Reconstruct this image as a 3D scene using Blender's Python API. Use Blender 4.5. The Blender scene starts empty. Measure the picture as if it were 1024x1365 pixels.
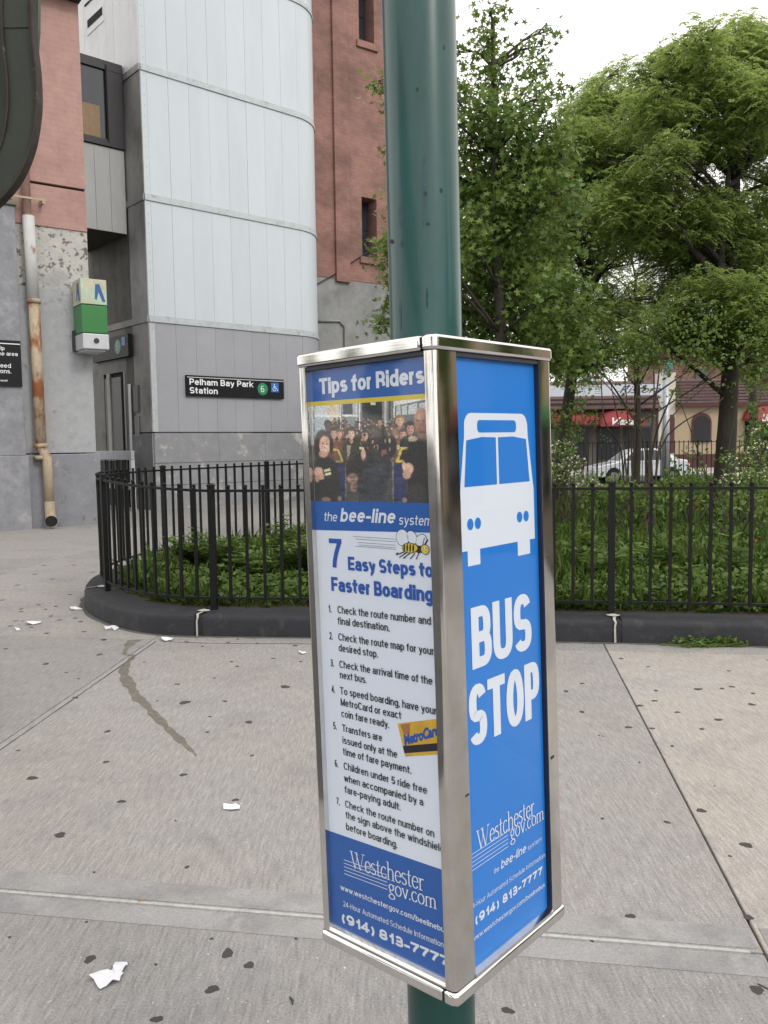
import bpy, math, random
import numpy as np
from mathutils import Vector, Matrix

random.seed(7); rng = np.random.default_rng(11)
scene = bpy.context.scene
COL = scene.collection

# ------------------------------------------------------------------ camera
FPX, PITCH, ROLL, EYE = 1118.8, 0.0799, -0.0139, 1.6      # focal length in pixels of the 1024x1365 photograph
cp, sp_ = math.cos(PITCH), math.sin(PITCH)
_F = np.array([0, cp, -sp_]); _U0 = np.array([0, sp_, cp]); _R0 = np.array([1., 0, 0])
_R = math.cos(ROLL)*_R0 + math.sin(ROLL)*_U0
_U = -math.sin(ROLL)*_R0 + math.cos(ROLL)*_U0
cam = bpy.data.cameras.new('camera'); camo = bpy.data.objects.new('camera', cam); COL.objects.link(camo)
cam.sensor_fit = 'VERTICAL'; cam.sensor_height = 36; cam.sensor_width = 27
cam.lens = FPX/1365*36; cam.clip_start = 0.05; cam.clip_end = 1500
M = Matrix.Identity(4)
for i in range(3):
    M[i][0], M[i][1], M[i][2] = _R[i], _U[i], -_F[i]
M[0][3], M[1][3], M[2][3] = 0, 0, EYE
camo.matrix_world = M
scene.camera = camo

# ------------------------------------------------------------------ light
SUN_EL, SUN_AZ = math.radians(36), math.radians(138)     # azimuth measured clockwise from +Y (to the right, slightly behind)
w = bpy.data.worlds.new('World'); scene.world = w; w.use_nodes = True
nt = w.node_tree; nt.nodes.clear()
out = nt.nodes.new('ShaderNodeOutputWorld'); bg = nt.nodes.new('ShaderNodeBackground')
sky = nt.nodes.new('ShaderNodeTexSky'); sky.sky_type = 'NISHITA'; sky.sun_disc = False
sky.sun_elevation = SUN_EL; sky.sun_rotation = SUN_AZ
hsv = nt.nodes.new('ShaderNodeHueSaturation'); hsv.inputs['Saturation'].default_value = .55
tc = nt.nodes.new('ShaderNodeTexCoord')
nz = nt.nodes.new('ShaderNodeTexNoise'); nz.inputs['Scale'].default_value = 2.2; nz.inputs['Detail'].default_value = 5
mr = nt.nodes.new('ShaderNodeMapRange'); mr.inputs[1].default_value = .3; mr.inputs[2].default_value = .7
mr.inputs[3].default_value = .84; mr.inputs[4].default_value = 1.0
mx = nt.nodes.new('ShaderNodeMix'); mx.data_type = 'RGBA'; mx.inputs[7].default_value = (13.3, 13.0, 12.6, 1)   # thin bright cloud
bg.inputs['Strength'].default_value = .1
nt.links.new(sky.outputs[0], hsv.inputs['Color']); nt.links.new(tc.outputs['Generated'], nz.inputs['Vector'])
nt.links.new(nz.outputs['Fac'], mr.inputs[0]); nt.links.new(mr.outputs[0], mx.inputs[0])
nt.links.new(hsv.outputs[0], mx.inputs[6]); nt.links.new(mx.outputs[2], bg.inputs['Color'])
nt.links.new(bg.outputs[0], out.inputs[0])
sl = bpy.data.lights.new('sun', 'SUN'); sl.energy = .95; sl.angle = math.radians(16); sl.color = (1, .95, .88)
so = bpy.data.objects.new('sun', sl); COL.objects.link(so)
sd = Vector((math.sin(SUN_AZ)*math.cos(SUN_EL), math.cos(SUN_AZ)*math.cos(SUN_EL), math.sin(SUN_EL)))
so.rotation_euler = sd.to_track_quat('Z', 'Y').to_euler(); so.location = (20, -20, 40)
scene.view_settings.view_transform = 'Standard'; scene.view_settings.look = 'None'
scene.view_settings.exposure = 0.32; scene.view_settings.gamma = 1
scene.render.engine = 'CYCLES'
scene.cycles.transparent_max_bounces = 12

# ------------------------------------------------------------------ geometry helpers
def ray(px, py):
    d = _F*FPX + _R*(px-512) - _U*(py-682.5); return d
def G(px, py, z=0.):
    d = ray(px, py); t = (z-EYE)/d[2]; return np.array([0, 0, EYE]) + t*d
def atY(px, py, Y):
    d = ray(px, py); return np.array([0, 0, EYE]) + d*(Y/d[1])
def hit(px, py, P0, dr):
    """sight line against the upright plane through P0 along dr: distance along dr, height"""
    d = ray(px, py); nrm = np.array([-dr[1], dr[0]])
    t = (nrm @ np.array(P0[:2])) / (nrm @ d[:2]); q = d*t
    return float((q[:2]-np.array(P0[:2])) @ np.array(dr[:2])), float(EYE+q[2])

def tag(o, label=None, cat=None, group=None, kind=None):
    if label: o['label'] = label
    if cat: o['category'] = cat
    if group: o['group'] = group
    if kind: o['kind'] = kind
    return o
def empty(name, loc=(0, 0, 0), **kw):
    o = bpy.data.objects.new(name, None); COL.objects.link(o); o.location = loc; o.empty_display_size = .2
    return tag(o, **kw)
def link(name, me, parent=None, **kw):
    o = bpy.data.objects.new(name, me); COL.objects.link(o)
    if parent is not None:
        o.parent = parent
        o.matrix_parent_inverse = wm(parent).inverted()
    return tag(o, **kw)
def wm(o):
    m = o.matrix_basis.copy()
    if o.parent is not None: m = wm(o.parent) @ o.matrix_parent_inverse @ m
    return m
def fast_mesh(name, V, nper, mat, smooth=False, attr=None):
    """V: (n*nper,3) corner points of n separate polygons with nper corners"""
    V = np.ascontiguousarray(V, dtype=np.float32); n = len(V)//nper
    me = bpy.data.meshes.new(name)
    me.vertices.add(len(V)); me.vertices.foreach_set('co', V.ravel())
    me.loops.add(len(V)); me.loops.foreach_set('vertex_index', np.arange(len(V), dtype=np.int32))
    me.polygons.add(n); me.polygons.foreach_set('loop_start', np.arange(0, n*nper, nper, dtype=np.int32))
    me.polygons.foreach_set('loop_total', np.full(n, nper, dtype=np.int32))
    me.update(calc_edges=True); me.materials.append(mat)
    return me
class MB:
    def __init__(s): s.v = []; s.f = []; s.m = []
    def add(s, vs, fs, mi=0):
        k = len(s.v); s.v += [tuple(map(float, p)) for p in vs]
        s.f += [tuple(k+i for i in f) for f in fs]; s.m += [mi]*len(fs)
    def box(s, x0, x1, y0, y1, z0, z1, fr=None, mi=0):
        P = [(x, y, z) for z in (z0, z1) for y in (y0, y1) for x in (x0, x1)]
        if fr is not None: P = [fr(*p) for p in P]
        s.add(P, [(0, 2, 3, 1), (4, 5, 7, 6), (0, 1, 5, 4), (2, 6, 7, 3), (0, 4, 6, 2), (1, 3, 7, 5)], mi)
        return s
    def prism(s, poly, z0, z1, fr=None, mi=0):
        n = len(poly); P = [(x, y, z0) for x, y in poly]+[(x, y, z1) for x, y in poly]
        if fr is not None: P = [fr(*p) for p in P]
        s.add(P, [tuple(range(n))[::-1], tuple(range(n, 2*n))]+[(i, (i+1) % n, n+(i+1) % n, n+i) for i in range(n)], mi)
        return s
    def tube(s, pts, rad, seg=8, cap=True, mi=0):
        pts = [Vector(p) for p in pts]; n = len(pts)
        if not hasattr(rad, '__len__'): rad = [rad]*n
        rings = []; up = None
        for i, p in enumerate(pts):
            t = (pts[min(i+1, n-1)]-pts[max(i-1, 0)]).normalized()
            if up is None: up = t.orthogonal().normalized()
            else:
                up = (up - t*up.dot(t))
                up = up.normalized() if up.length > 1e-6 else t.orthogonal().normalized()
            b = t.cross(up)
            rings.append([p+(up*math.cos(2*math.pi*k/seg)+b*math.sin(2*math.pi*k/seg))*rad[i] for k in range(seg)])
        vs = [q for r in rings for q in r]
        fs = [(i*seg+k, i*seg+(k+1) % seg, (i+1)*seg+(k+1) % seg, (i+1)*seg+k) for i in range(n-1) for k in range(seg)]
        if cap: fs += [tuple(range(seg))[::-1], tuple((n-1)*seg+k for k in range(seg))]
        s.add(vs, fs, mi); return s
    def mesh(s, name, mats, smooth=False):
        me = bpy.data.meshes.new(name); me.from_pydata(s.v, [], s.f)
        for m in (mats if isinstance(mats, (list, tuple)) else [mats]): me.materials.append(m)
        me.polygons.foreach_set('material_index', s.m)
        if smooth: me.polygons.foreach_set('use_smooth', [True]*len(s.f))
        me.update(); return me
    def build(s, name, mats, parent=None, smooth=False, bevel=0, **kw):
        o = link(name, s.mesh(name, mats, smooth), parent, **kw)
        if bevel:
            b = o.modifiers.new('bevel', 'BEVEL'); b.width = bevel; b.segments = 2; b.limit_method = 'ANGLE'
            b.angle_limit = math.radians(40)
        return o
def smooth_angle(o, deg=40):
    me = o.data
    me.polygons.foreach_set('use_smooth', [True]*len(me.polygons))
    me.set_sharp_from_angle(angle=math.radians(deg))
def frame(P0, ax, ay, az=(0, 0, 1)):
    P0, ax, ay, az = map(lambda q: np.array(q, float), (P0, ax, ay, az))
    return lambda x, y, z: P0+ax*x+ay*y+az*z
def catmull(P, step=.05):
    P = [np.array(p, float) for p in P]; Q = [2*P[0]-P[1]]+P+[2*P[-1]-P[-2]]; o = []
    for i in range(1, len(Q)-2):
        n = max(2, int(np.linalg.norm(Q[i+1]-Q[i])/step))
        for k in range(n):
            t = k/n
            o.append(.5*((2*Q[i])+(-Q[i-1]+Q[i+1])*t+(2*Q[i-1]-5*Q[i]+4*Q[i+1]-Q[i+2])*t*t+(-Q[i-1]+3*Q[i]-3*Q[i+1]+Q[i+2])*t**3))
    o.append(Q[-2]); return np.array(o)

# ------------------------------------------------------------------ materials
def lin(r, g=None, b=None):
    if g is None: r, g, b = r
    f = lambda c: c/12.92 if c <= .04045 else ((c+.055)/1.055)**2.4
    return (f(r/255), f(g/255), f(b/255), 1)
def mat(name, col, rough=.6, metal=0, spec=.5, noise=None, bump=None, second=None, thirds=None, coords='Object', stretch=(1, 1, 1), coat=0, rv=0):
    """noise=(scale, strength of value change); second=(colour, scale, lo, hi) patches; bump=(scale, strength, distance)"""
    m = bpy.data.materials.new(name); m.use_nodes = True; t = m.node_tree; L = t.links
    b = t.nodes['Principled BSDF']; c4 = tuple(col[:3])+(1,)
    b.inputs['Base Color'].default_value = c4; b.inputs['Roughness'].default_value = rough; b.inputs['Metallic'].default_value = metal
    b.inputs['Specular IOR Level'].default_value = spec
    if coat: b.inputs['Coat Weight'].default_value = coat; b.inputs['Coat Roughness'].default_value = .05
    tcn = t.nodes.new('ShaderNodeTexCoord'); mp = t.nodes.new('ShaderNodeMapping'); mp.inputs['Scale'].default_value = stretch
    L.new(tcn.outputs[coords], mp.inputs[0]); cur = None
    def nze(sc, det=6, rgh=.6):
        n = t.nodes.new('ShaderNodeTexNoise'); n.inputs['Scale'].default_value = sc; n.inputs['Detail'].default_value = det
        n.inputs['Roughness'].default_value = rgh; L.new(mp.outputs[0], n.inputs['Vector']); return n
    def mixc(a, bcol, fac):
        x = t.nodes.new('ShaderNodeMix'); x.data_type = 'RGBA'
        if isinstance(a, tuple): x.inputs[6].default_value = a
        else: L.new(a, x.inputs[6])
        if isinstance(bcol, tuple): x.inputs[7].default_value = bcol
        else: L.new(bcol, x.inputs[7])
        L.new(fac, x.inputs[0]); return x.outputs[2]
    cur = c4
    for s in ([second] if second else [])+(thirds or []):
        n = nze(s[1], 8, .65); r = t.nodes.new('ShaderNodeMapRange'); r.inputs[1].default_value = s[2]; r.inputs[2].default_value = s[3]
        L.new(n.outputs['Fac'], r.inputs[0]); cur = mixc(cur, tuple(s[0][:3])+(1,), r.outputs[0])
    if noise:
        n = nze(noise[0], 8, .7); r = t.nodes.new('ShaderNodeMapRange'); r.inputs[1].default_value = .25; r.inputs[2].default_value = .75
        r.inputs[3].default_value = 1-noise[1]; r.inputs[4].default_value = 1+noise[1]; L.new(n.outputs['Fac'], r.inputs[0])
        v = t.nodes.new('ShaderNodeVectorMath'); v.operation = 'SCALE'
        if isinstance(cur, tuple): v.inputs[0].default_value = cur[:3]
        else: L.new(cur, v.inputs[0])
        L.new(r.outputs[0], v.inputs['Scale']); cur = v.outputs[0]
    if name.endswith('_panel') and not isinstance(cur, tuple):
        oi = t.nodes.new('ShaderNodeObjectInfo'); r = t.nodes.new('ShaderNodeMapRange'); r.inputs[3].default_value = .975; r.inputs[4].default_value = 1.02
        L.new(oi.outputs['Random'], r.inputs[0]); v = t.nodes.new('ShaderNodeVectorMath'); v.operation = 'SCALE'; L.new(cur, v.inputs[0]); L.new(r.outputs[0], v.inputs['Scale']); cur = v.outputs[0]
    if not isinstance(cur, tuple): L.new(cur, b.inputs['Base Color'])
    if rv:
        n = nze(9, 5); r = t.nodes.new('ShaderNodeMapRange'); r.inputs[3].default_value = max(.02, rough-rv); r.inputs[4].default_value = rough+rv
        L.new(n.outputs['Fac'], r.inputs[0]); L.new(r.outputs[0], b.inputs['Roughness'])
    if bump:
        n = nze(bump[0], 6, .7); bb = t.nodes.new('ShaderNodeBump'); bb.inputs['Strength'].default_value = bump[1]; bb.inputs['Distance'].default_value = bump[2]
        L.new(n.outputs['Fac'], bb.inputs['Height']); L.new(bb.outputs[0], b.inputs['Normal'])
    return m

def brick_relief(m, dirv, sc=1.0, tint=.86):
    """faint brick courses showing through painted masonry running along dirv"""
    t = m.node_tree; L = t.links; b = t.nodes['Principled BSDF']; tcn = t.nodes.new('ShaderNodeTexCoord'); mp = t.nodes.new('ShaderNodeMapping')
    mp.inputs['Rotation'].default_value = (0, 0, -math.atan2(dirv[1], dirv[0])); L.new(tcn.outputs['Object'], mp.inputs[0])
    sx = t.nodes.new('ShaderNodeSeparateXYZ'); cx = t.nodes.new('ShaderNodeCombineXYZ'); L.new(mp.outputs[0], sx.inputs[0]); L.new(sx.outputs[0], cx.inputs[0]); L.new(sx.outputs[2], cx.inputs[1])
    br = t.nodes.new('ShaderNodeTexBrick'); br.inputs['Scale'].default_value = sc; br.inputs['Brick Width'].default_value = .30; br.inputs['Row Height'].default_value = .11; br.inputs['Mortar Size'].default_value = .012; br.inputs['Mortar Smooth'].default_value = .6
    br.inputs['Color1'].default_value = (1, 1, 1, 1); br.inputs['Color2'].default_value = (tint+.05,)*3+(1,); br.inputs['Mortar'].default_value = (tint-.06,)*3+(1,); L.new(cx.outputs[0], br.inputs['Vector'])
    old = b.inputs['Base Color'].links[0].from_socket; mu = t.nodes.new('ShaderNodeMix'); mu.data_type = 'RGBA'; mu.blend_type = 'MULTIPLY'; mu.inputs[0].default_value = .75
    L.new(old, mu.inputs[6]); L.new(br.outputs['Color'], mu.inputs[7]); L.new(mu.outputs[2], b.inputs['Base Color'])
def concrete(name, col, warm=0., ang=9.5):
    """broomed pavement concrete: fine streaks across the slab, mottling, pale flecks, tan patches"""
    m = bpy.data.materials.new(name); m.use_nodes = True; t = m.node_tree; L = t.links; b = t.nodes['Principled BSDF']
    b.inputs['Roughness'].default_value = .85; b.inputs['Specular IOR Level'].default_value = .35
    tcn = t.nodes.new('ShaderNodeTexCoord')
    def mp(scale, rot=0):
        x = t.nodes.new('ShaderNodeMapping'); x.inputs['Scale'].default_value = scale; x.inputs['Rotation'].default_value = (0, 0, rot)
        L.new(tcn.outputs['Object'], x.inputs[0]); return x.outputs[0]
    def nz_(vec, sc, det=6, rg=.6):
        x = t.nodes.new('ShaderNodeTexNoise'); x.inputs['Scale'].default_value = sc; x.inputs['Detail'].default_value = det; x.inputs['Roughness'].default_value = rg
        L.new(vec, x.inputs['Vector']); return x.outputs['Fac']
    def rng_(f, a, b_, c, d):
        x = t.nodes.new('ShaderNodeMapRange'); x.inputs[1].default_value = a; x.inputs[2].default_value = b_; x.inputs[3].default_value = c; x.inputs[4].default_value = d
        L.new(f, x.inputs[0]); return x.outputs[0]
    def mixc(a, c, f):
        x = t.nodes.new('ShaderNodeMix'); x.data_type = 'RGBA'
        if isinstance(a, tuple): x.inputs[6].default_value = a
        else: L.new(a, x.inputs[6])
        x.inputs[7].default_value = c; L.new(f, x.inputs[0]); return x.outputs[2]
    def scale(c, f):
        x = t.nodes.new('ShaderNodeVectorMath'); x.operation = 'SCALE'; L.new(c, x.inputs[0]); L.new(f, x.inputs['Scale']); return x.outputs[0]
    iso = mp((1, 1, 1)); st = mp((15, 1.7, 1), math.radians(ang)); st2 = mp((5, .5, 1), math.radians(ang+6))
    c = mixc(tuple(col)+(1,), (col[0]*(1.02+.1*warm), col[1]*(1.0-.01*warm), col[2]*(.96-.12*warm), 1), rng_(nz_(iso, .9, 5), .42-.2*warm, .68, 0, .9))
    c = mixc(c, (col[0]*.66, col[1]*.66, col[2]*.68, 1), rng_(nz_(iso, 1.7, 9, .72), .50, .72, 0, .62))
    c = mixc(c, (col[0]*1.25, col[1]*1.24, col[2]*1.23, 1), rng_(nz_(iso, 2.3, 8, .7), .56, .8, 0, .6))
    s = nz_(st, 5.5, 5, .65)
    c = scale(c, rng_(s, .27, .73, .70, 1.22))
    g = nz_(iso, 130, 3, .8); c = scale(c, rng_(g, .25, .75, .62, 1.36))
    sp = nz_(iso, 95, 1, .5); c = mixc(c, (col[0]*.38, col[1]*.38, col[2]*.38, 1), rng_(sp, .70, .76, 0, .75))
    fl = nz_(iso, 60, 1, .5); c = mixc(c, (.75, .75, .76, 1), rng_(fl, .735, .78, 0, .55))
    L.new(c, b.inputs['Base Color'])
    ad = t.nodes.new('ShaderNodeMath'); ad.operation = 'ADD'; L.new(s, ad.inputs[0]); L.new(g, ad.inputs[1])
    bb = t.nodes.new('ShaderNodeBump'); bb.inputs['Strength'].default_value = .55; bb.inputs['Distance'].default_value = .004
    L.new(ad.outputs[0], bb.inputs['Height']); L.new(bb.outputs[0], b.inputs['Normal'])
    return m
def leaf_mat(name, c1, c2, c3=None, trans=.35, rough=.45, frac3=.93):
    m = bpy.data.materials.new(name); m.use_nodes = True; t = m.node_tree; L = t.links; b = t.nodes['Principled BSDF']; o = t.nodes['Material Output']
    g = t.nodes.new('ShaderNodeNewGeometry'); r = t.nodes.new('ShaderNodeValToRGB')
    e = r.color_ramp.elements; e[0].color = tuple(c1)+(1,); e[1].color = tuple(c2)+(1,); e[1].position = frac3 if c3 else 1
    if c3: x = e.new(1.0); x.color = tuple(c3)+(1,)
    L.new(g.outputs['Random Per Island'], r.inputs[0]); L.new(r.outputs[0], b.inputs['Base Color']); b.inputs['Roughness'].default_value = rough
    b.inputs['Specular IOR Level'].default_value = .35
    tr = t.nodes.new('ShaderNodeBsdfTranslucent'); mx_ = t.nodes.new('ShaderNodeMixShader'); mx_.inputs[0].default_value = trans
    hs = t.nodes.new('ShaderNodeHueSaturation'); hs.inputs['Hue'].default_value = .485; hs.inputs['Value'].default_value = 1.7
    L.new(r.outputs[0], hs.inputs['Color']); L.new(hs.outputs[0], tr.inputs[0])
    L.new(b.outputs[0], mx_.inputs[1]); L.new(tr.outputs[0], mx_.inputs[2]); L.new(mx_.outputs[0], o.inputs[0])
    return m
def glass_cover(name, tint=(1, 1, 1)):
    m = bpy.data.materials.new(name); m.use_nodes = True; t = m.node_tree; L = t.links; o = t.nodes['Material Output']
    t.nodes.remove(t.nodes['Principled BSDF'])
    tr = t.nodes.new('ShaderNodeBsdfTransparent'); tr.inputs[0].default_value = tuple(tint)+(1,)
    gl = t.nodes.new('ShaderNodeBsdfGlossy'); gl.inputs['Roughness'].default_value = .03
    fr = t.nodes.new('ShaderNodeFresnel'); ge = t.nodes.new('ShaderNodeNewGeometry'); mi = t.nodes.new('ShaderNodeMapRange')
    mi.inputs[3].default_value = 1.5; mi.inputs[4].default_value = .6667; L.new(ge.outputs['Backfacing'], mi.inputs[0]); L.new(mi.outputs[0], fr.inputs[0])   # thin sheet: same mirror strength from both sides
    ns = t.nodes.new('ShaderNodeTexNoise'); ns.inputs['Scale'].default_value = 3; tcn = t.nodes.new('ShaderNodeTexCoord')
    L.new(tcn.outputs['Object'], ns.inputs['Vector']); bb = t.nodes.new('ShaderNodeBump'); bb.inputs['Strength'].default_value = .08; bb.inputs['Distance'].default_value = .01
    L.new(ns.outputs['Fac'], bb.inputs['Height']); L.new(bb.outputs[0], gl.inputs['Normal']); L.new(bb.outputs[0], fr.inputs['Normal'])
    mx_ = t.nodes.new('ShaderNodeMixShader'); L.new(fr.outputs[0], mx_.inputs[0]); L.new(tr.outputs[0], mx_.inputs[1]); L.new(gl.outputs[0], mx_.inputs[2])
    L.new(mx_.outputs[0], o.inputs[0]); return m
def brushed(name, col, rough, axis=(1, 1, 60)):
    m = bpy.data.materials.new(name); m.use_nodes = True; t = m.node_tree; L = t.links; b = t.nodes['Principled BSDF']
    b.inputs['Metallic'].default_value = 1
    tcn = t.nodes.new('ShaderNodeTexCoord'); mp = t.nodes.new('ShaderNodeMapping'); mp.inputs['Scale'].default_value = axis
    L.new(tcn.outputs['Object'], mp.inputs[0])
    n = t.nodes.new('ShaderNodeTexNoise'); n.inputs['Scale'].default_value = 9; n.inputs['Detail'].default_value = 6; L.new(mp.outputs[0], n.inputs['Vector'])
    n2 = t.nodes.new('ShaderNodeTexNoise'); n2.inputs['Scale'].default_value = 14; n2.inputs['Detail'].default_value = 7; n2.inputs['Roughness'].default_value = .7
    L.new(tcn.outputs['Object'], n2.inputs['Vector'])
    r = t.nodes.new('ShaderNodeMapRange'); r.inputs[1].default_value = .3; r.inputs[2].default_value = .7; r.inputs[3].default_value = rough*.75; r.inputs[4].default_value = rough*1.5; L.new(n2.outputs['Fac'], r.inputs[0])
    L.new(r.outputs[0], b.inputs['Roughness'])
    cr = t.nodes.new('ShaderNodeValToRGB'); e = cr.color_ramp.elements; e[0].position = .3; e[0].color = (col[0]*.84, col[1]*.82, col[2]*.79, 1); e[1].position = .62; e[1].color = tuple(col)+(1,)
    L.new(n2.outputs['Fac'], cr.inputs[0]); L.new(cr.outputs[0], b.inputs['Base Color'])
    bb = t.nodes.new('ShaderNodeBump'); bb.inputs['Strength'].default_value = .04; bb.inputs['Distance'].default_value = .001
    L.new(n.outputs['Fac'], bb.inputs['Height']); L.new(bb.outputs[0], b.inputs['Normal']); return m

M_slab = [concrete('concrete_a', (.318, .306, .300), .15), concrete('concrete_b', (.284, .277, .276), .15), concrete('concrete_c', (.385, .365, .350), .3, 14)]
M_band = mat('trowelled_concrete', (.306, .299, .299), .85, noise=(130, .28), second=((.235, .232, .235), 3, .45, .6), thirds=[((.34, .33, .33), 7, .55, .7)], bump=(90, .25, .003))
M_joint = mat('joint_sealant', (.42, .415, .41), .9, noise=(30, .3))
M_dirt = mat('joint_dirt', (.05, .045, .04), .95, noise=(20, .4))
M_gum = mat('old_gum', (.055, .05, .048), .8, noise=(60, .3), bump=(60, .5, .003))
M_asph = mat('asphalt', (.055, .055, .058), .9, noise=(40, .3), bump=(120, .4, .004))
M_soil = mat('soil', (.055, .042, .03), .95, noise=(9, .4), bump=(25, .8, .02))
M_kerb = mat('kerb_paint', (.016, .017, .022), .66, noise=(6, .35), second=((.045, .045, .05), 9, .55, .75), bump=(38, .8, .006), thirds=[((.085, .082, .08), 22, .66, .72)])
M_mort = mat('pale_mortar', (.42, .41, .39), .9, noise=(30, .2))
M_iron = mat('black_iron', (.0035, .0035, .004), .55, spec=.3, noise=(20, .3), bump=(40, .15, .002))
M_pink = mat('pink_painted_render', (.41, .248, .218), .85, noise=(3.5, .16), second=((.34, .20, .175), .9, .46, .66), thirds=[((.36, .32, .29), 2.6, .66, .74)], bump=(9, .35, .02))
M_pinkB = mat('weathered_pink_render', (.30, .162, .136), .88, noise=(2.5, .24), second=((.185, .105, .09), .7, .44, .66), thirds=[((.30, .24, .21), 1.7, .64, .76)], bump=(6, .5, .03), stretch=(1, 1, 1.6))
M_greyr = mat('grey_render', (.27, .275, .275), .9, noise=(3, .18), second=((.20, .205, .205), 1.2, .48, .66), bump=(10, .4, .02))
M_plast = mat('flaking_white_plaster', (.46, .45, .43), .9, noise=(4, .12), second=((.13, .125, .12), 9, .53, .60), thirds=[((.33, .33, .34), 1.0, .5, .6)], bump=(7, .9, .03))
M_plast2 = mat('stained_plaster', (.36, .37, .39), .9, noise=(5, .14), second=((.22, .22, .21), 4.0, .60, .70), bump=(12, .5, .02))
M_pil = mat('grey_concrete_pier', (.23, .235, .26), .88, noise=(5, .22), second=((.33, .33, .35), 2.2, .5, .7), bump=(14, .6, .02))
M_plinth = mat('grey_plinth', (.235, .24, .265), .85, noise=(4, .18), second=((.10, .10, .10), 3.3, .6, .72), thirds=[((.38, .38, .39), 5, .63, .72)], bump=(14, .6, .02))
M_panel = mat('pale_blue_metal_panel', (.55, .605, .65), .4, noise=(1.2, .04), spec=.4, rv=.06, bump=(2.5, .12, .02), second=((.515, .565, .605), 1.6, .5, .75), stretch=(1, 1, .25))
M_panel2 = mat('grey_metal_panel', (.33, .335, .37), .5, noise=(1.6, .06), second=((.34, .34, .36), 5, .62, .7), bump=(3, .1, .02))
M_trim = mat('panel_trim', (.46, .50, .52), .45, noise=(6, .15), second=((.30, .31, .31), 4, .55, .75))
M_side = mat('sooty_side_panel', (.34, .34, .335), .55, noise=(2.2, .25), second=((.13, .12, .12), 1.1, .46, .66), stretch=(1, 1, .6))
M_sidew = mat('white_side_panel', (.78, .79, .81), .5, noise=(1.5, .06), second=((.68, .67, .66), .8, .5, .7))
M_base = mat('peeling_grey_base', (.26, .265, .285), .8, noise=(4, .15), second=((.48, .46, .44), 1.9, .56, .66), bump=(10, .6, .015))
M_backing = mat('dark_backing', (.05, .05, .055), .9)
M_dark = mat('dark_recess', (.012, .012, .012), .9)
M_dkfr = mat('dark_window_frame', (.03, .028, .032), .5, noise=(5, .2))
M_glassdk = mat('dark_window_glass', (.03, .035, .045), .08, spec=.7)
M_soffit = mat('brown_soffit', (.08, .065, .045), .8, noise=(3, .3))
M_black = mat('black_enamel_sign', (.008, .009, .012), .5, spec=.25)
M_white = mat('white_print', (.78, .80, .82), .5)
M_whitec = mat('white_sign_print', (.80, .83, .86), .5)
M_green6 = mat('green_route_disc', (.02, .24, .11), .4)
M_blueac = mat('blue_access_square', (.02, .15, .50), .4)
M_grnlamp = mat('green_lamp_panel', (.035, .19, .05), .35, noise=(3, .12))
M_cream = mat('faded_cream_panel', (.46, .46, .33), .5, noise=(4, .2), second=((.38, .52, .42), 3.0, .5, .62))
M_mblue = mat('faded_blue_letter', (.03, .10, .30), .5, noise=(10, .3))
M_alu = mat('dull_aluminium', (.52, .53, .56), .45, metal=.3, noise=(6, .12))
M_steel = brushed('stainless_steel', (.74, .725, .70), .085, (60, 60, .7))
M_steelh = brushed('stainless_steel_cap', (.80, .79, .78), .08, (1, 1, 40))
M_pole = mat('dark_green_pole_paint', (.004, .046, .040), .3, noise=(5, .25), second=((.02, .10, .095), 3, .5, .7), bump=(16, .12, .003), stretch=(1, 1, .25), coat=.15)
M_blueR = mat('bus_stop_blue', (.008, .19, .64), .42, noise=(2, .03))
M_blueL = mat('poster_blue', (.009, .100, .40), .42, noise=(2, .05))
M_paper = mat('poster_white', (.70, .765, .88), .5)
M_ptext = mat('poster_black_ink', (.012, .012, .018), .5)
M_pblue = mat('poster_blue_ink', (.012, .085, .40), .5)
M_pyel = mat('poster_yellow', (.62, .50, .04), .5)
M_pyel2 = mat('card_gold', (.62, .38, .04), .45, noise=(30, .2))
M_pwhite = mat('poster_white_ink', (.68, .74, .84), .5)
M_acr = glass_cover('acrylic_cover')
M_archm = mat('olive_green_girder_paint', (.020, .026, .018), .6, noise=(3, .25), bump=(20, .3, .004))
M_archr = mat('rusty_flange', (.035, .028, .022), .8, noise=(12, .4), second=((.12, .10, .08), 14, .6, .7), bump=(30, .6, .006))
M_rust = mat('rusty_drain_pipe', (.40, .33, .24), .8, noise=(6, .2), second=((.24, .085, .03), 2.3, .50, .60), bump=(14, .6, .01), stretch=(1, 1, .55))
M_pipew = mat('pale_drain_pipe', (.48, .48, .48), .7, noise=(6, .1), second=((.28, .11, .045), 2.0, .6, .68), bump=(14, .4, .01), stretch=(1, 1, .6))
M_bark = mat('bark', (.045, .038, .03), .9, noise=(8, .35), bump=(14, 1, .03), stretch=(1, 1, .3))
M_stem = mat('shrub_stem', (.06, .05, .035), .85, noise=(8, .3))
M_leafA = leaf_mat('maple_leaf', (.060, .120, .026), (.185, .265, .065), (.30, .24, .03), .30, frac3=.985)
M_leafB = leaf_mat('locust_leaf', (.115, .185, .052), (.290, .365, .115), None, .55)
M_leafC = leaf_mat('shrub_leaf', (.045, .10, .020), (.17, .25, .06), None, .4)
M_grass = leaf_mat('grass_blade', (.040, .095, .015), (.19, .29, .065), (.30, .28, .12), .3, frac3=.96)
M_flower = mat('white_blossom', (.62, .64, .45), .8)
M_orange = mat('orange_bloom', (.30, .05, .02), .7)
M_litter = mat('white_paper_litter', (.72, .72, .76), .8, noise=(40, .05))
M_ink = mat('smudged_ink', (.08, .08, .09), .8)
M_stain = mat('dried_spill', (.140, .128, .104), .7, noise=(45, .3), second=((.22, .21, .19), 18, .5, .68))
M_car = mat('white_car_paint', (.70, .74, .80), .25, coat=.8)
M_tyre = mat('tyre_rubber', (.012, .012, .012), .8)
M_rim = mat('wheel_rim', (.35, .35, .36), .35, metal=.8)
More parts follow.
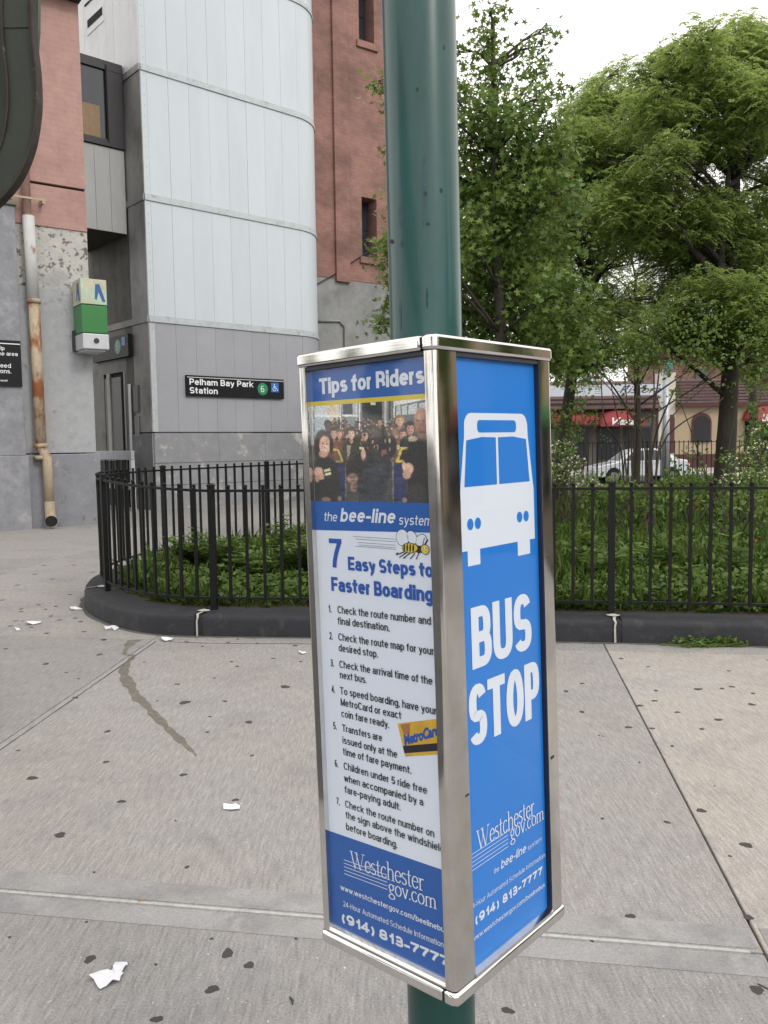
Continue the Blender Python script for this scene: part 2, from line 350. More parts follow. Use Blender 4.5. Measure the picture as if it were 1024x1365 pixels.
M_carg = mat('car_glass', (.015, .018, .02), .05, spec=.8)
M_red = mat('red_tail_lamp', (.45, .02, .015), .3)
M_beige = mat('beige_stucco', (.40, .32, .22), .9, noise=(1.2, .08))
M_maroon = mat('maroon_trim', (.085, .03, .032), .8)
M_shing = mat('brown_roof_tile', (.125, .080, .080), .85, noise=(2, .25))
M_awn = mat('red_awning', (.24, .028, .036), .75, noise=(2, .1))
M_signw = mat('white_fascia_sign', (.52, .55, .62), .6)
M_script = mat('dark_script', (.10, .09, .13), .7)
M_brick = mat('orange_brick_wall', (.20, .115, .092), .9, noise=(6, .2))
M_galv = mat('galvanised_steel', (.42, .44, .47), .45, metal=.5, noise=(4, .15))
M_roofw = mat('white_roof_unit', (.6, .62, .66), .6)
M_tan = mat('dry_twig', (.35, .22, .09), .8)
M_cable = mat('black_cable', (.01, .01, .01), .6)
M_green_aw = mat('green_shop_awning', (.05, .28, .10), .7)

brick_relief(M_pinkB, (.809, .588)); brick_relief(M_pink, (.809, .588), 1.0, .93); brick_relief(M_brick, (1, 0), 1.0, .8)
# ------------------------------------------------------------------ lettering
_cache = {}
def glyphs(txt, bold=0., shear=0., space=1., align='LEFT'):
    key = (txt, bold, shear, space)
    if key in _cache: return _cache[key]
    cu = bpy.data.curves.new('t', 'FONT'); cu.body = txt; cu.offset = bold; cu.shear = shear; cu.space_character = space
    cu.resolution_u = 3; cu.size = 1
    o = bpy.data.objects.new('t', cu); COL.objects.link(o)
    dg = bpy.context.evaluated_depsgraph_get(); me = bpy.data.meshes.new_from_object(o.evaluated_get(dg))
    v = np.array([q.co[:] for q in me.vertices]); f = [tuple(p.vertices) for p in me.polygons]
    bpy.data.objects.remove(o); bpy.data.curves.remove(cu); bpy.data.meshes.remove(me)
    _cache[key] = (v, f); return v, f
CAP = .729
def script(mb, txt, s0, s1, z0, cap, fr, bold=0., shear=.4):
    v, f = glyphs(txt, bold, shear); x0, x1 = v[:, 0].min(), v[:, 0].max(); k = (s1-s0)/(x1-x0)
    mb.add([fr(s0+(q[0]-x0)*k, 0, z0+q[1]*cap/CAP) for q in v], f)
# plain grotesque lettering: monoline skeletons drawn with a flat nib of chosen weight
def SA(cx, cy, rx, ry, a0, a1, n=10, e=.90):
    o = []
    for i in range(n+1):
        a = math.radians(a0+(a1-a0)*i/n); c, s = math.cos(a), math.sin(a)
        o.append((cx+rx*math.copysign(abs(c)**e, c), cy+ry*math.copysign(abs(s)**e, s)))
    return o
_bowl = SA(.20, .265, .20, .265, 0, 360, 20)
_O = SA(.25, .36, .25, .36, 0, 360, 24)
SANS = {
 'a': (.38, [[(.02, .40)]+SA(.19, .39, .19, .14, 140, 0, 8)+[(.38, 0)], [(.38, .31), (.20, .30)]+SA(.17, .15, .17, .15, 90, 270, 9)+[(.26, .01), (.38, .11)]]),
 'b': (.40, [[(0, .72), (0, 0)], _bowl]), 'c': (.38, [SA(.20, .265, .20, .265, 38, 322, 16)]), 'd': (.40, [[(.40, .72), (.40, 0)], _bowl]),
 'e': (.40, [[(.02, .28), (.39, .28)], [(.40, .29)]+SA(.20, .265, .20, .265, 12, 322, 16)]), 'f': (.22, [SA(.25, .58, .15, .14, 85, 180, 6)+[(.10, 0)], [(0, .53), (.22, .53)]]),
 'g': (.40, [_bowl, [(.40, .53), (.40, -.02)]+SA(.21, -.06, .19, .14, -10, -155, 8)]), 'h': (.38, [[(0, .72), (0, 0)], [(0, .36)]+SA(.19, .36, .19, .17, 160, 0, 8)+[(.38, 0)]]),
 'i': (0., [[(0, .53), (0, 0)], [(0, .70), (0, .72)]]), 'k': (.36, [[(0, .72), (0, 0)], [(.34, .53), (.0, .20)], [(.13, .32), (.36, 0)]]), 'l': (0., [[(0, .72), (0, 0)]]),
 'm': (.66, [[(0, .53), (0, 0)], [(0, .36)]+SA(.165, .38, .165, .15, 160, 0, 8)+[(.33, 0)], [(.33, .36)]+SA(.495, .38, .165, .15, 160, 0, 8)+[(.66, 0)]]),
 'n': (.38, [[(0, .53), (0, 0)], [(0, .36)]+SA(.19, .36, .19, .17, 160, 0, 8)+[(.38, 0)]]), 'o': (.40, [_bowl]), 'p': (.40, [[(0, .53), (0, -.20)], _bowl]), 'q': (.40, [[(.40, .53), (.40, -.2)], _bowl]),
 'r': (.17, [[(0, .53), (0, 0)], [(0, .34)]+SA(.16, .36, .15, .17, 160, 75, 6)]), 's': (.35, [SA(.175, .395, .165, .135, 28, 235, 10)+SA(.18, .14, .175, .14, 60, -152, 12)]),
 't': (.22, [[(.09, .68), (.09, .12)]+SA(.21, .12, .12, .12, 185, 275, 6), [(0, .53), (.22, .53)]]), 'u': (.38, [[(0, .53)]+SA(.19, .17, .19, .17, 180, 340, 9), [(.38, .53), (.38, 0)]]),
 'v': (.38, [[(0, .53), (.19, 0)], [(.19, 0), (.38, .53)]]), 'w': (.60, [[(0, .53), (.15, 0)], [(.15, 0), (.30, .50)], [(.30, .50), (.45, 0)], [(.45, 0), (.60, .53)]]),
 'x': (.36, [[(0, .53), (.36, 0)], [(.36, .53), (0, 0)]]), 'y': (.38, [[(0, .53), (.20, .02)], [(.38, .53), (.19, -.08), (.10, -.19), (.02, -.20)]]), 'z': (.34, [[(0, .53), (.34, .53)], [(.33, .51), (.01, .02)], [(0, 0), (.34, 0)]]),
 'A': (.50, [[(0, 0), (.25, .72)], [(.25, .72), (.50, 0)], [(.08, .22), (.42, .22)]]), 'B': (.44, [[(0, .72), (0, 0)], [(0, .72), (.22, .72)]+SA(.24, .555, .17, .165, 88, -88, 9, e=.78)+[(0, .385)], [(0, .385), (.24, .385)]+SA(.25, .195, .19, .195, 80, -88, 10, e=.78)+[(0, 0)]]),
 'C': (.48, [SA(.25, .36, .25, .36, 38, 322, 20, e=.78)]), 'D': (.48, [[(0, .72), (0, 0)], [(0, .72), (.20, .72)]+SA(.20, .36, .28, .36, 88, -88, 14, e=.78)+[(0, 0)]]),
 'E': (.40, [[(0, .72), (0, 0)], [(0, .72), (.40, .72)], [(0, .38), (.36, .38)], [(0, 0), (.40, 0)]]), 'F': (.38, [[(0, .72), (0, 0)], [(0, .72), (.38, .72)], [(0, .37), (.33, .37)]]),
 'H': (.46, [[(0, .72), (0, 0)], [(.46, .72), (.46, 0)], [(0, .38), (.46, .38)]]), 'I': (0., [[(0, .72), (0, 0)]]), 'M': (.58, [[(0, .72), (0, 0)], [(.58, .72), (.58, 0)], [(0, .70), (.29, .02)], [(.29, .02), (.58, .70)]]),
 'N': (.46, [[(0, .72), (0, 0)], [(.46, .72), (.46, 0)], [(0, .70), (.46, .02)]]), 'O': (.50, [_O]), 'P': (.42, [[(0, .72), (0, 0)], [(0, .72), (.22, .72)]+SA(.23, .52, .19, .20, 88, -88, 10, e=.78)+[(0, .32)]]),
 'R': (.44, [[(0, .72), (0, 0)], [(0, .72), (.22, .72)]+SA(.23, .535, .19, .185, 88, -88, 10, e=.78)+[(0, .35)], [(.24, .35), (.36, .30), (.42, .18), (.44, 0)]]),
 'S': (.44, [SA(.22, .535, .21, .185, 25, 240, 12, e=.78)+SA(.225, .185, .215, .185, 62, -155, 14, e=.78)]), 'T': (.46, [[(0, .72), (.46, .72)], [(.23, .72), (.23, 0)]]), 'U': (.46, [[(0, .72)]+SA(.23, .22, .23, .22, 180, 360, 14, e=.78)+[(.46, .72)]]),
 'W': (.74, [[(0, .72), (.18, 0)], [(.18, 0), (.37, .68)], [(.37, .68), (.56, 0)], [(.56, 0), (.74, .72)]]), 'Y': (.48, [[(0, .72), (.24, .32)], [(.48, .72), (.24, .32)], [(.24, .34), (.24, 0)]]),
 '1': (.20, [[(.20, .72), (.20, 0)], [(.20, .66), (.10, .56), (0, .55)]]), '2': (.40, [SA(.20, .53, .19, .19, 165, -20, 10)+[(.30, .28), (.02, .03)], [(0, 0), (.40, 0)]]),
 '3': (.40, [SA(.20, .55, .175, .17, 155, -85, 10), SA(.20, .20, .20, .20, 85, -160, 12), [(.12, .385), (.22, .385)]]), '4': (.42, [[(.30, .72), (.30, 0)], [(.29, .70), (0, .20)], [(0, .19), (.42, .19)]]),
 '5': (.40, [[(.38, .72), (.06, .72)], [(.06, .72), (.02, .36)], [(.02, .38)]+SA(.20, .23, .20, .23, 120, -155, 12)]), '6': (.40, [SA(.20, .22, .20, .22, 0, 360, 20), SA(.22, .40, .22, .32, 60, 190, 9)+[(0, .22)]]),
 '7': (.38, [[(0, .72), (.38, .72)], [(.37, .69), (.22, .42), (.14, .18), (.12, 0)]]), '8': (.40, [SA(.20, .55, .17, .17, 0, 360, 18), SA(.20, .19, .20, .19, 0, 360, 20)]),
 '9': (.40, [SA(.20, .50, .20, .22, 0, 360, 20), [(.40, .50)]+SA(.18, .32, .22, .32, 10, -120, 9)]), '0': (.40, [SA(.20, .36, .20, .36, 0, 360, 24)]),
 '.': (.0, [[(0, 0), (0, .01)]]), ',': (.02, [[(.02, .01), (.02, -.01), (-.01, -.10)]]), '-': (.20, [[(0, .27), (.20, .27)]]), '/': (.22, [[(0, -.02), (.22, .74)]]), ':': (0., [[(0, 0), (0, .01)], [(0, .44), (0, .45)]]),
 '(': (.14, [SA(.20, .27, .20, .46, 120, 240, 10, 1)]), ')': (.14, [SA(-.06, .27, .20, .46, 60, -60, 10, 1)]), ' ': (.20, []),
}
def text(mb, txt, s0, s1, z0, cap, fr, d=0., bold=0., shear=0., space=1., slope=0., mi=0, wt=None):
    """fit txt between s0 and s1, capitals of height cap on baseline z0; wt = stroke weight as a share of the cap height; fr(s, depth, z)"""
    if wt is None: wt = .105+bold*2.3
    em = cap/.72; tz = wt*.72*em*.86; gap = .085*space
    ws = sum(SANS[c][0] for c in txt)+gap*len(txt)
    tx = min(wt*.72*em, .42*(s1-s0)/len(txt)); nn_ = sum(1 for c in txt if c != ' ')
    k = (s1-s0-nn_*tx)/ws; x = s0; dd = d; hz = tz/2/em
    def my(y): return float(np.interp(y, [-.2, 0, .53, .72], [-.2+hz, hz, .53-hz, .72-hz])) if -.2 < y < .72 else (y-hz if y >= .72 else y+hz)
    for c in txt:
        wd, st = SANS[c]
        if c == ' ': x += (wd+gap)*k; continue
        for pl in st:
            dd += .000022 if cap < .5 else .003
            P = [np.array([x+tx/2+px*k, my(py)*em]) for px, py in pl]; closed = np.allclose(P[0], P[-1]) and len(P) > 4
            for e in (0, -1):
                a, b = (P[0], P[1]) if e == 0 else (P[-1], P[-2]); dv = a-b
                if closed: break
                if len(P) == 2 or abs(dv[0]) < 1e-9*1 or abs(dv[1]) < 1e-9:
                    if abs(dv[0]) < 1e-9: q = a+np.array([0, math.copysign(tz/2, dv[1])])
                    elif abs(dv[1]) < 1e-9: q = a+np.array([math.copysign(tx/2, dv[0]), 0])
                    else: q = a+np.array([dv[0]/abs(dv[1]), math.copysign(1, dv[1])])*tz/2 if abs(dv[1]) > .3*abs(dv[0]) else a
                    if e == 0: P[0] = q
                    else: P[-1] = q
            n = len(P); Lf, Rt = [], []
            for i in range(n):
                if closed: a, b = P[(i-1) % (n-1)], P[(i+1) % (n-1)]
                else: a, b = P[max(i-1, 0)], P[min(i+1, n-1)]
                t = (b-a)/(np.linalg.norm(b-a)+1e-12); nv = np.array([-t[1]*tx/2, t[0]*tz/2])
                if n == 2 and abs(t[0]) > .02 and abs(t[1]) > .3:   # diagonals: cut level, weight measured across
                    nv = np.array([-math.copysign(tx/2, t[1])*(1+.12*abs(t[0])), 0])
                Lf.append(P[i]+nv); Rt.append(P[i]-nv)
            vs = []
            for q in Lf+Rt:
                s = q[0]+shear*q[1]; vs.append(fr(s, dd, z0+q[1]+slope*(s-s0)))
            mb.add(vs, [(i, n+i, n+i+1, i+1) for i in range(n-1)], mi)
        x += (wd+gap)*k+tx
# a light roman alphabet drawn with a broad nib (thick uprights, thin hairlines, serifs)
def _arc(cx, cy, rx, ry, a0, a1, n=12):
    return [(cx+rx*math.cos(math.radians(a0+(a1-a0)*i/n)), cy+ry*math.sin(math.radians(a0+(a1-a0)*i/n))) for i in range(n+1)]
SER = {
 'W': (.98, [[(.04, .72), (.30, 0)], [(.30, 0), (.50, .66)], [(.40, .72), (.66, 0)], [(.66, 0), (.90, .72)], [(-.04, .72), (.16, .72)], [(.30, .72), (.50, .72)], [(.80, .72), (1.0, .72)]]),
 'e': (.44, [[(.06, .27), (.40, .27)], [(.40, .27)]+_arc(.23, .24, .18, .24, 10, 325, 18)]),
 's': (.36, [_arc(.17, .36, .12, .11, 35, 200, 9)+_arc(.17, .12, .14, .12, 60, -150, 12)]),
 't': (.30, [[(.13, .64), (.13, .10)]+_arc(.22, .09, .09, .09, 180, 300, 6), [(.0, .46), (.28, .46)]]),
 'c': (.42, [_arc(.23, .24, .18, .24, 45, 325, 18)]),
 'h': (.52, [[(.10, .74), (.10, 0)], [(.10, .34)]+_arc(.26, .32, .15, .15, 160, 0, 8)+[(.41, 0)], [(.0, .0), (.20, .0)], [(.31, .0), (.51, .0)], [(.0, .74), (.10, .74)]]),
 'r': (.36, [[(.10, .46), (.10, 0)], [(.10, .30)]+_arc(.24, .34, .12, .12, 170, 50, 7), [(.0, 0), (.22, 0)], [(.0, .46), (.10, .46)]]),
 'g': (.44, [_arc(.20, .32, .15, .15, 0, 360, 18), _arc(.22, -.14, .19, .12, 0, 360, 18), [(.12, .19), (.10, .08), (.30, -.02)], [(.30, .42), (.42, .46)]]),
 'o': (.48, [_arc(.24, .24, .19, .24, 0, 360, 22)]),
 'v': (.46, [[(.06, .46), (.24, 0)], [(.24, 0), (.40, .46)], [(-.01, .46), (.14, .46)], [(.32, .46), (.46, .46)]]),
 '.': (.18, [[(.08, .0), (.08, .07)]]),
 'm': (.80, [[(.10, .46), (.10, 0)], [(.10, .34)]+_arc(.24, .32, .14, .14, 160, 0, 8)+[(.38, 0)], [(.38, .32)]+_arc(.52, .32, .14, .14, 160, 0, 8)+[(.66, 0)], [(0, 0), (.19, 0)], [(.29, 0), (.47, 0)], [(.57, 0), (.76, 0)]]),
}
def serif(mb, txt, s0, s1, z0, em, fr, d=0., slope=0., thick=.062, thin=.024):
    tot = sum(SER[c][0] for c in txt); k = (s1-s0)/tot; x = 0; dd = d
    for c in txt:
        wd, st = SER[c]
        for pl in st:
            dd += .00003
            # constant-width offsets along the polyline, thickness from direction (broad-nib)
            for i in range(len(pl)-1):
                (ax, ay), (bx, by) = pl[i], pl[i+1]; dx, dy = bx-ax, by-ay; ln = math.hypot(dx, dy) or 1e-6
                th = (thin+(thick-thin)*abs(dy)/ln)
                if c == 'W' and dx > 0 and dy > 0: th = thin
                nx, ny = -dy/ln*th/2, dx/ln*th/2; ex, ey = dx/ln*.008, dy/ln*.008
                q = [(ax-ex+nx, ay-ey+ny), (ax-ex-nx, ay-ey-ny), (bx+ex-nx, by+ey-ny), (bx+ex+nx, by+ey+ny)]
                dd += .000004
                mb.add([fr(s0+(x+u)*k, dd, z0+v*em+slope*(x+u)*k) for u, v in q], [(0, 1, 2, 3)])
        x += wd

# ================================================================== SETTING: ground, street, pavement
mb = MB(); mb.add([(-400, -400, -.14), (400, -400, -.14), (400, 600, -.14), (-400, 600, -.14)], [(0, 1, 2, 3)])
mb.build('street', M_asph, kind='structure')
e1 = np.array([.9864, -.1644]); e2 = np.array([.1644, .9864])
def uv(u, v): q = e1*u+e2*v; return (float(q[0]), float(q[1]))
mb = MB(); mb.prism([uv(-16, -6), uv(13, -6), uv(13, 26.5), uv(-16, 26.5)], -.15, -.020)
walk = mb.build('sidewalk', M_dirt, kind='structure')
rows = [-5.9, -1.3, 2.66, 6.53, 11.28, 15.9, 21.0, 26.4]
def colx(i, v):   # longitudinal joints fan a little, as in the plaza
    base = {-4: -13.7, -3: -10.1, -2: -6.45, -1: -2.69, 0: .745, 1: 4.35, 2: 8.0, 3: 12.6}[i]
    return base + {-1: -.098, 0: -.0285}.get(i, -.03)*(v-2.66)
def rect_slab(c0, c1, v0, v1, g=.006):
    P = [(colx(c0, v0)+g, v0+g), (colx(c1, v0)-g, v0+g), (colx(c1, v1)-g, v1-g), (colx(c0, v1)+g, v1-g)]
    return [uv(*p) for p in P]
cc = list(range(-4, 4))
for r in range(len(rows)-1):
    for ci in range(len(cc)-1):
        if rows[r] < 2 and cc[ci] < -1: continue
        m_ = M_slab[2] if (cc[ci] == 0 and rows[r] in (2.66,)) else M_slab[(r*3+ci*5+1) % 2]
        if cc[ci] == -1 and rows[r] == 2.66: m_ = M_slab[0]
        if rows[r] == -1.3: m_ = M_slab[1]
        MB().prism(rect_slab(cc[ci], cc[ci+1], rows[r], rows[r+1], .0045), -.03, 0).build('slab', m_, walk, bevel=.005)
MB().prism([uv(-15.9, -5.9), uv(-2.70, -5.9), uv(-2.70, 2.64), uv(-15.9, 2.64)], -.03, -.012).build('bus_bay', M_asph, kind='structure')
# trowelled margins and pale sealant along the near cross joint
for (v0, v1) in ((2.535, 2.64), (2.68, 2.80)):
    for ci in (-1, 0, 1):
        P = [uv(colx(ci, v0)+.02, v0), uv(colx(ci+1, v0)-.02, v0), uv(colx(ci+1, v1)-.02, v1), uv(colx(ci, v1)+.02, v1)]
        MB().prism(P, -.004, .0025).build('trowelled_margin', M_band, walk)
for a, b in ((-2.66, .70), (.79, 4.3)):
    MB().prism([uv(a, 2.654), uv(b, 2.654), uv(b, 2.667), uv(a, 2.667)], -.004, .0035).build('joint_sealant', M_joint, walk, bevel=.001)
# second groove beside the left long joint
def strip(pts, wd, z0, z1, name, m, jit=0.):
    mbs = MB(); n = len(pts); L_, R_ = [], []
    for i, p in enumerate(pts):
        a = np.array(pts[max(i-1, 0)]); b = np.array(pts[min(i+1, n-1)]); t = (b-a)/np.linalg.norm(b-a); nn = np.array([-t[1], t[0]])
        w_ = (wd[i] if hasattr(wd, '__len__') else wd)/2
        L_.append(np.array(p)+nn*w_*(1+jit*random.uniform(-1, 1))); R_.append(np.array(p)-nn*w_*(1+jit*random.uniform(-1, 1)))
    vs = [(q[0], q[1], z1) for q in L_]+[(q[0], q[1], z1) for q in R_]+[(q[0], q[1], z0) for q in L_]+[(q[0], q[1], z0) for q in R_]
    fs = [(i, n+i, n+i+1, i+1) for i in range(n-1)]+[(i, i+1, 2*n+i+1, 2*n+i) for i in range(n-1)]+[(n+i, 3*n+i, 3*n+i+1, n+i+1) for i in range(n-1)]
    mbs.add(vs, fs); return mbs.build(name, m, walk)
gl = [uv(colx(-1, v)+.055, v) for v in np.linspace(2.9, 6.45, 12)]
strip(gl, .008, -.004, .0015, 'groove_line', M_dirt, .5)
strip([uv(.68, 2.5), uv(.78, 2.42), uv(.84, 2.2), uv(.85, 1.2)], .010, -.004, .0015, 'groove_line', M_dirt, .5)
cr = [uv(u, 6.47+.03*math.sin(u*3)) for u in np.linspace(-2.9, -1.2, 16)]
strip(cr, .012, -.004, .0015, 'groove_line', M_dirt, .6)
# dried spill running from the kerb
sp = [(180, 853), (172, 860), (166, 872), (178, 874), (170, 884), (165, 893), (168, 905), (176, 918), (183, 930), (193, 938), (205, 952), (217, 964), (228, 975), (240, 986), (250, 996), (258, 1003), (262, 1008)]
spw = [.09, .07, .03, .03, .05, .06, .07, .08, .07, .065, .06, .055, .05, .05, .045, .035, .01]
P = [G(*q)[:2] for q in sp]; PP = catmull(P, .03); ww = np.interp(np.linspace(0, 1, len(PP)), np.linspace(0, 1, len(spw)), spw)
ww = ww*(1+.22*np.sin(np.arange(len(PP))*.47)+.18*np.sin(np.arange(len(PP))*1.13+1)+.06*rng.standard_normal(len(PP))); ww = np.clip(ww, .01, .12)
strip([tuple(q) for q in PP], list(ww), -.004, .0012, 'dried_spill', M_stain)

# trodden gum: (x, y, width) read off in photograph pixels, turned into ground positions
gum = []
for x, y, s in [(187, 777, 34), (280, 1163, 34), (708, 1145, 44), (775, 1182, 34), (660, 1257, 36), (488, 1350, 32), (100, 600, 30), (378, 673, 26), (330, 550, 20), (570, 590, 22), (335, 455, 20), (582, 877, 14), (733, 668, 20), (784, 530, 14), (645, 457, 14), (887, 316, 34), (575, 365, 34), (774, 426, 24), (700, 361, 16), (235, 350, 18), (552, 308, 18), (667, 289, 12), (738, 253, 16), (143, 245, 20), (207, 272, 12), (310, 216, 20), (323, 170, 20), (449, 239, 12), (57, 514, 12), (490, 360, 8), (546, 733, 8), (676, 1019, 8), (270, 1048, 8), (658, 1100, 8), (653, 409, 12), (145, 150, 16), (98, 132, 12), (70, 112, 10), (18, 198, 14), (720, 238, 14), (935, 238, 14), (710, 178, 14), (630, 190, 12), (850, 228, 12), (580, 176, 14), (740, 168, 12), (918, 188, 20), (800, 180, 10), (385, 249, 12), (245, 291, 10), (293, 893, 10), (30, 1095, 8), (485, 1180, 8), (920, 1100, 8)]:
    gum.append((x/2.333, 780+y/2.333, s/2.333))
for x, y, s in [(320, 145, 18), (411, 172, 12), (190, 228, 18), (137, 254, 22), (190, 323, 22), (577, 247, 26), (437, 252, 16), (432, 286, 20), (657, 245, 18), (690, 239, 18), (680, 186, 14), (761, 261, 14), (756, 298, 22), (382, 302, 24), (508, 324, 18), (345, 374, 22), (424, 378, 18), (645, 349, 24), (590, 380, 18), (491, 437, 16), (382, 491, 10), (588, 652, 32), (474, 691, 22), (258, 679, 12), (738, 767, 38), (684, 804, 12), (745, 1008, 32), (352, 1004, 30), (127, 1106, 46), (774, 1250, 42), (224, 1088, 12), (808, 150, 10), (247, 402, 8), (260, 404, 7), (632, 570, 6)]:
    gum.append((700+x/2.503, 820+y/2.503, s/2.503))
gum.append((677, 1347, 15))
for x, y in [(250, 400), (420, 398), (200, 450), (100, 512), (15, 597), (400, 565), (300, 477), (120, 648), (260, 650), (320, 632), (290, 688), (90, 716), (60, 745), (340, 710), (430, 700), (458, 720), (480, 777), (265, 785), (595, 822), (530, 438), (220, 625), (120, 662)]:
    gum.append((x/4.267, 660+y/4.267, 6.5))
gm = []
for k in range(8):
    mbk = MB(); n = 12; ph = rng.uniform(0, 6.28, 3)
    rr = [1+.16*math.sin(2*a+ph[0])+.12*math.sin(3*a+ph[1])+.10*math.sin(5*a+ph[2]) for a in np.linspace(0, 2*math.pi, n, endpoint=False)]
    P0 = [(rr[i]*math.cos(2*math.pi*i/n), rr[i]*math.sin(2*math.pi*i/n), -.2) for i in range(n)]
    P1 = [(.86*x, .86*y, 1) for x, y, z in P0]
    mbk.add(P0+P1, [tuple(range(n, 2*n))]+[(i, (i+1) % n, n+(i+1) % n, n+i) for i in range(n)]); gm.append(mbk.mesh('gum_spot', M_gum))
for k, (x, y, s) in enumerate(gum):
    q = G(x, y); r = max(.006, .5*s/FPX*np.linalg.norm(q-np.array([0, 0, EYE])))
    o = link('gum_spot', gm[k % 8], walk); o.location = (q[0], q[1], 0); o.scale = (r, r*random.uniform(.75, 1.1), .0016); o.rotation_euler.z = random.uniform(0, 6.28)

# ------------------------------------------------------------------ planter: soil and painted kerb
OUT = catmull([(7.5, 5.62), (5, 6.03), (1.83, 6.59), (-.66, 6.92), (-1.57, 7.03), (-1.98, 7.13), (-2.36, 7.40), (-2.74, 7.86), (-3.02, 8.35), (-3.20, 8.9), (-3.28, 9.45), (-3.22, 10.05), (-2.98, 10.98), (-1.88, 12.42), (-1.08, 13.4), (1.32, 16.5), (3.1, 18.8)], .02)
FEN = catmull([(7.5, 5.86), (5, 6.28), (1.86, 6.83), (-.6, 7.17), (-1.50, 7.28), (-1.88, 7.39), (-2.22, 7.62), (-2.55, 7.98), (-2.78, 8.32), (-2.97, 8.72), (-3.09, 9.15), (-3.12, 9.6), (-3.07, 10.15), (-2.83, 10.83), (-1.70, 12.28), (-.9, 13.26), (1.5, 16.35), (3.25, 18.6)], .03)
def inward(P, dd):
    P = np.array(P); T = np.gradient(P, axis=0); T /= np.linalg.norm(T, axis=1)[:, None]
    return P+np.stack([T[:, 1], -T[:, 0]], 1)*dd      # path runs right to left: inside is to its right
INN = inward(OUT, .36)
KH = .18
kerb = empty('kerb', (0, 7, 0), kind='structure')
L = np.concatenate([[0], np.cumsum(np.linalg.norm(np.diff(OUT, axis=0), axis=1))])
def s_at(x, y): return L[np.argmin(np.hypot(OUT[:, 0]-x, OUT[:, 1]-y))]
cuts = [0, s_at(1.83, 6.59), s_at(-1.60, 7.03), s_at(-3.07, 8.5), s_at(-2.4, 11.8), s_at(.2, 15.05), L[-1]]
def kerb_piece(s0, s1):
    idx = np.where((L >= s0-1e-6) & (L <= s1+1e-6))[0][::3]; mbk = MB()
    cs = [(-.004, -.02), (.0, .02), (.004, .13), (.008, KH-.022), (.020, KH-.006), (.034, KH), (.33, KH+.004), (.36, KH-.04), (.36, -.02)]
    T = np.gradient(OUT, axis=0); T /= np.linalg.norm(T, axis=1)[:, None]; N = np.stack([T[:, 1], -T[:, 0]], 1)
    rings = [[(OUT[i, 0]+N[i, 0]*a, OUT[i, 1]+N[i, 1]*a, z) for a, z in cs] for i in idx]; m_ = len(cs)
    vs = [q for r in rings for q in r]; fs = [(i*m_+k, (i+1)*m_+k, (i+1)*m_+k+1, i*m_+k+1) for i in range(len(idx)-1) for k in range(m_-1)]
    fs += [tuple(range(m_)), tuple((len(idx)-1)*m_+k for k in range(m_))[::-1]]
    mbk.add(vs, fs); o = mbk.build('kerb_section', M_kerb, kerb, smooth=True); smooth_angle(o, 50)
for a, b in zip(cuts[:-1], cuts[1:]): kerb_piece(a+.008, b-.008)
foot = OUT[::6]; strip([tuple(p) for p in inward(OUT, -.016)[::6]], [.045+.03*random.random() for _ in foot], -.004, .0018, 'kerb_foot_grime', mat('kerb_foot_grime', (.10, .095, .09), .95, noise=(30, .5)), .4)
T_ = np.gradient(OUT, axis=0); T_ /= np.linalg.norm(T_, axis=1)[:, None]
for c in cuts[1:-1]:
    i = int(np.argmin(abs(L-c))); t = T_[i]; n_ = np.array([t[1], -t[0]])
    fr = lambda x, y, z, o_=OUT[i], t=t, n_=n_: np.array([*(o_+t*x+n_*y), z])
    mk = MB().box(-.07, .07, .010, .352, -.02, KH-.012, fr); mk.build('kerb_gap_fill', M_kerb, kerb)
    mj = MB(); zz = [(-.005, .0), (.001, .13), (.006, KH-.018), (.034, KH+.005), (.12, KH+.008)]
    w0 = [.008, .007, .008, .011, .012]
    vs = [fr(s_*w_+.006*math.sin(9*j), y-.003, z) for j, ((y, z), w_) in enumerate(zip(zz, w0)) for s_ in (-1, 1)]
    mj.add(vs, [(2*j, 2*j+1, 2*j+3, 2*j+2) for j in range(4)])
    n = 14; base = len(mj.v)   # smeared dab of mortar round the post foot
    ring = [fr(.055*math.cos(a)*(1+.15*math.sin(3*a+c)), .17+.045*math.sin(a), KH+.010) for a in np.linspace(0, 2*math.pi, n, endpoint=False)]
    mj.add([fr(0, .17, KH+.022)]+ring, [(0, 1+k, 1+(k+1) % n) for k in range(n)])
    mj.build('mortar_joint', M_mort, kerb)
pts = [tuple(p) for p in INN[::8]]
mbs = MB(); poly = [(p[0], p[1]) for p in pts]+[(5.3, 28.9), (17, 27.6), (30, 27.0), (34, 20), (34, 2.)]
mbs.prism(poly, .0, .165); mbs.build('planter_soil', M_soil, kind='structure')

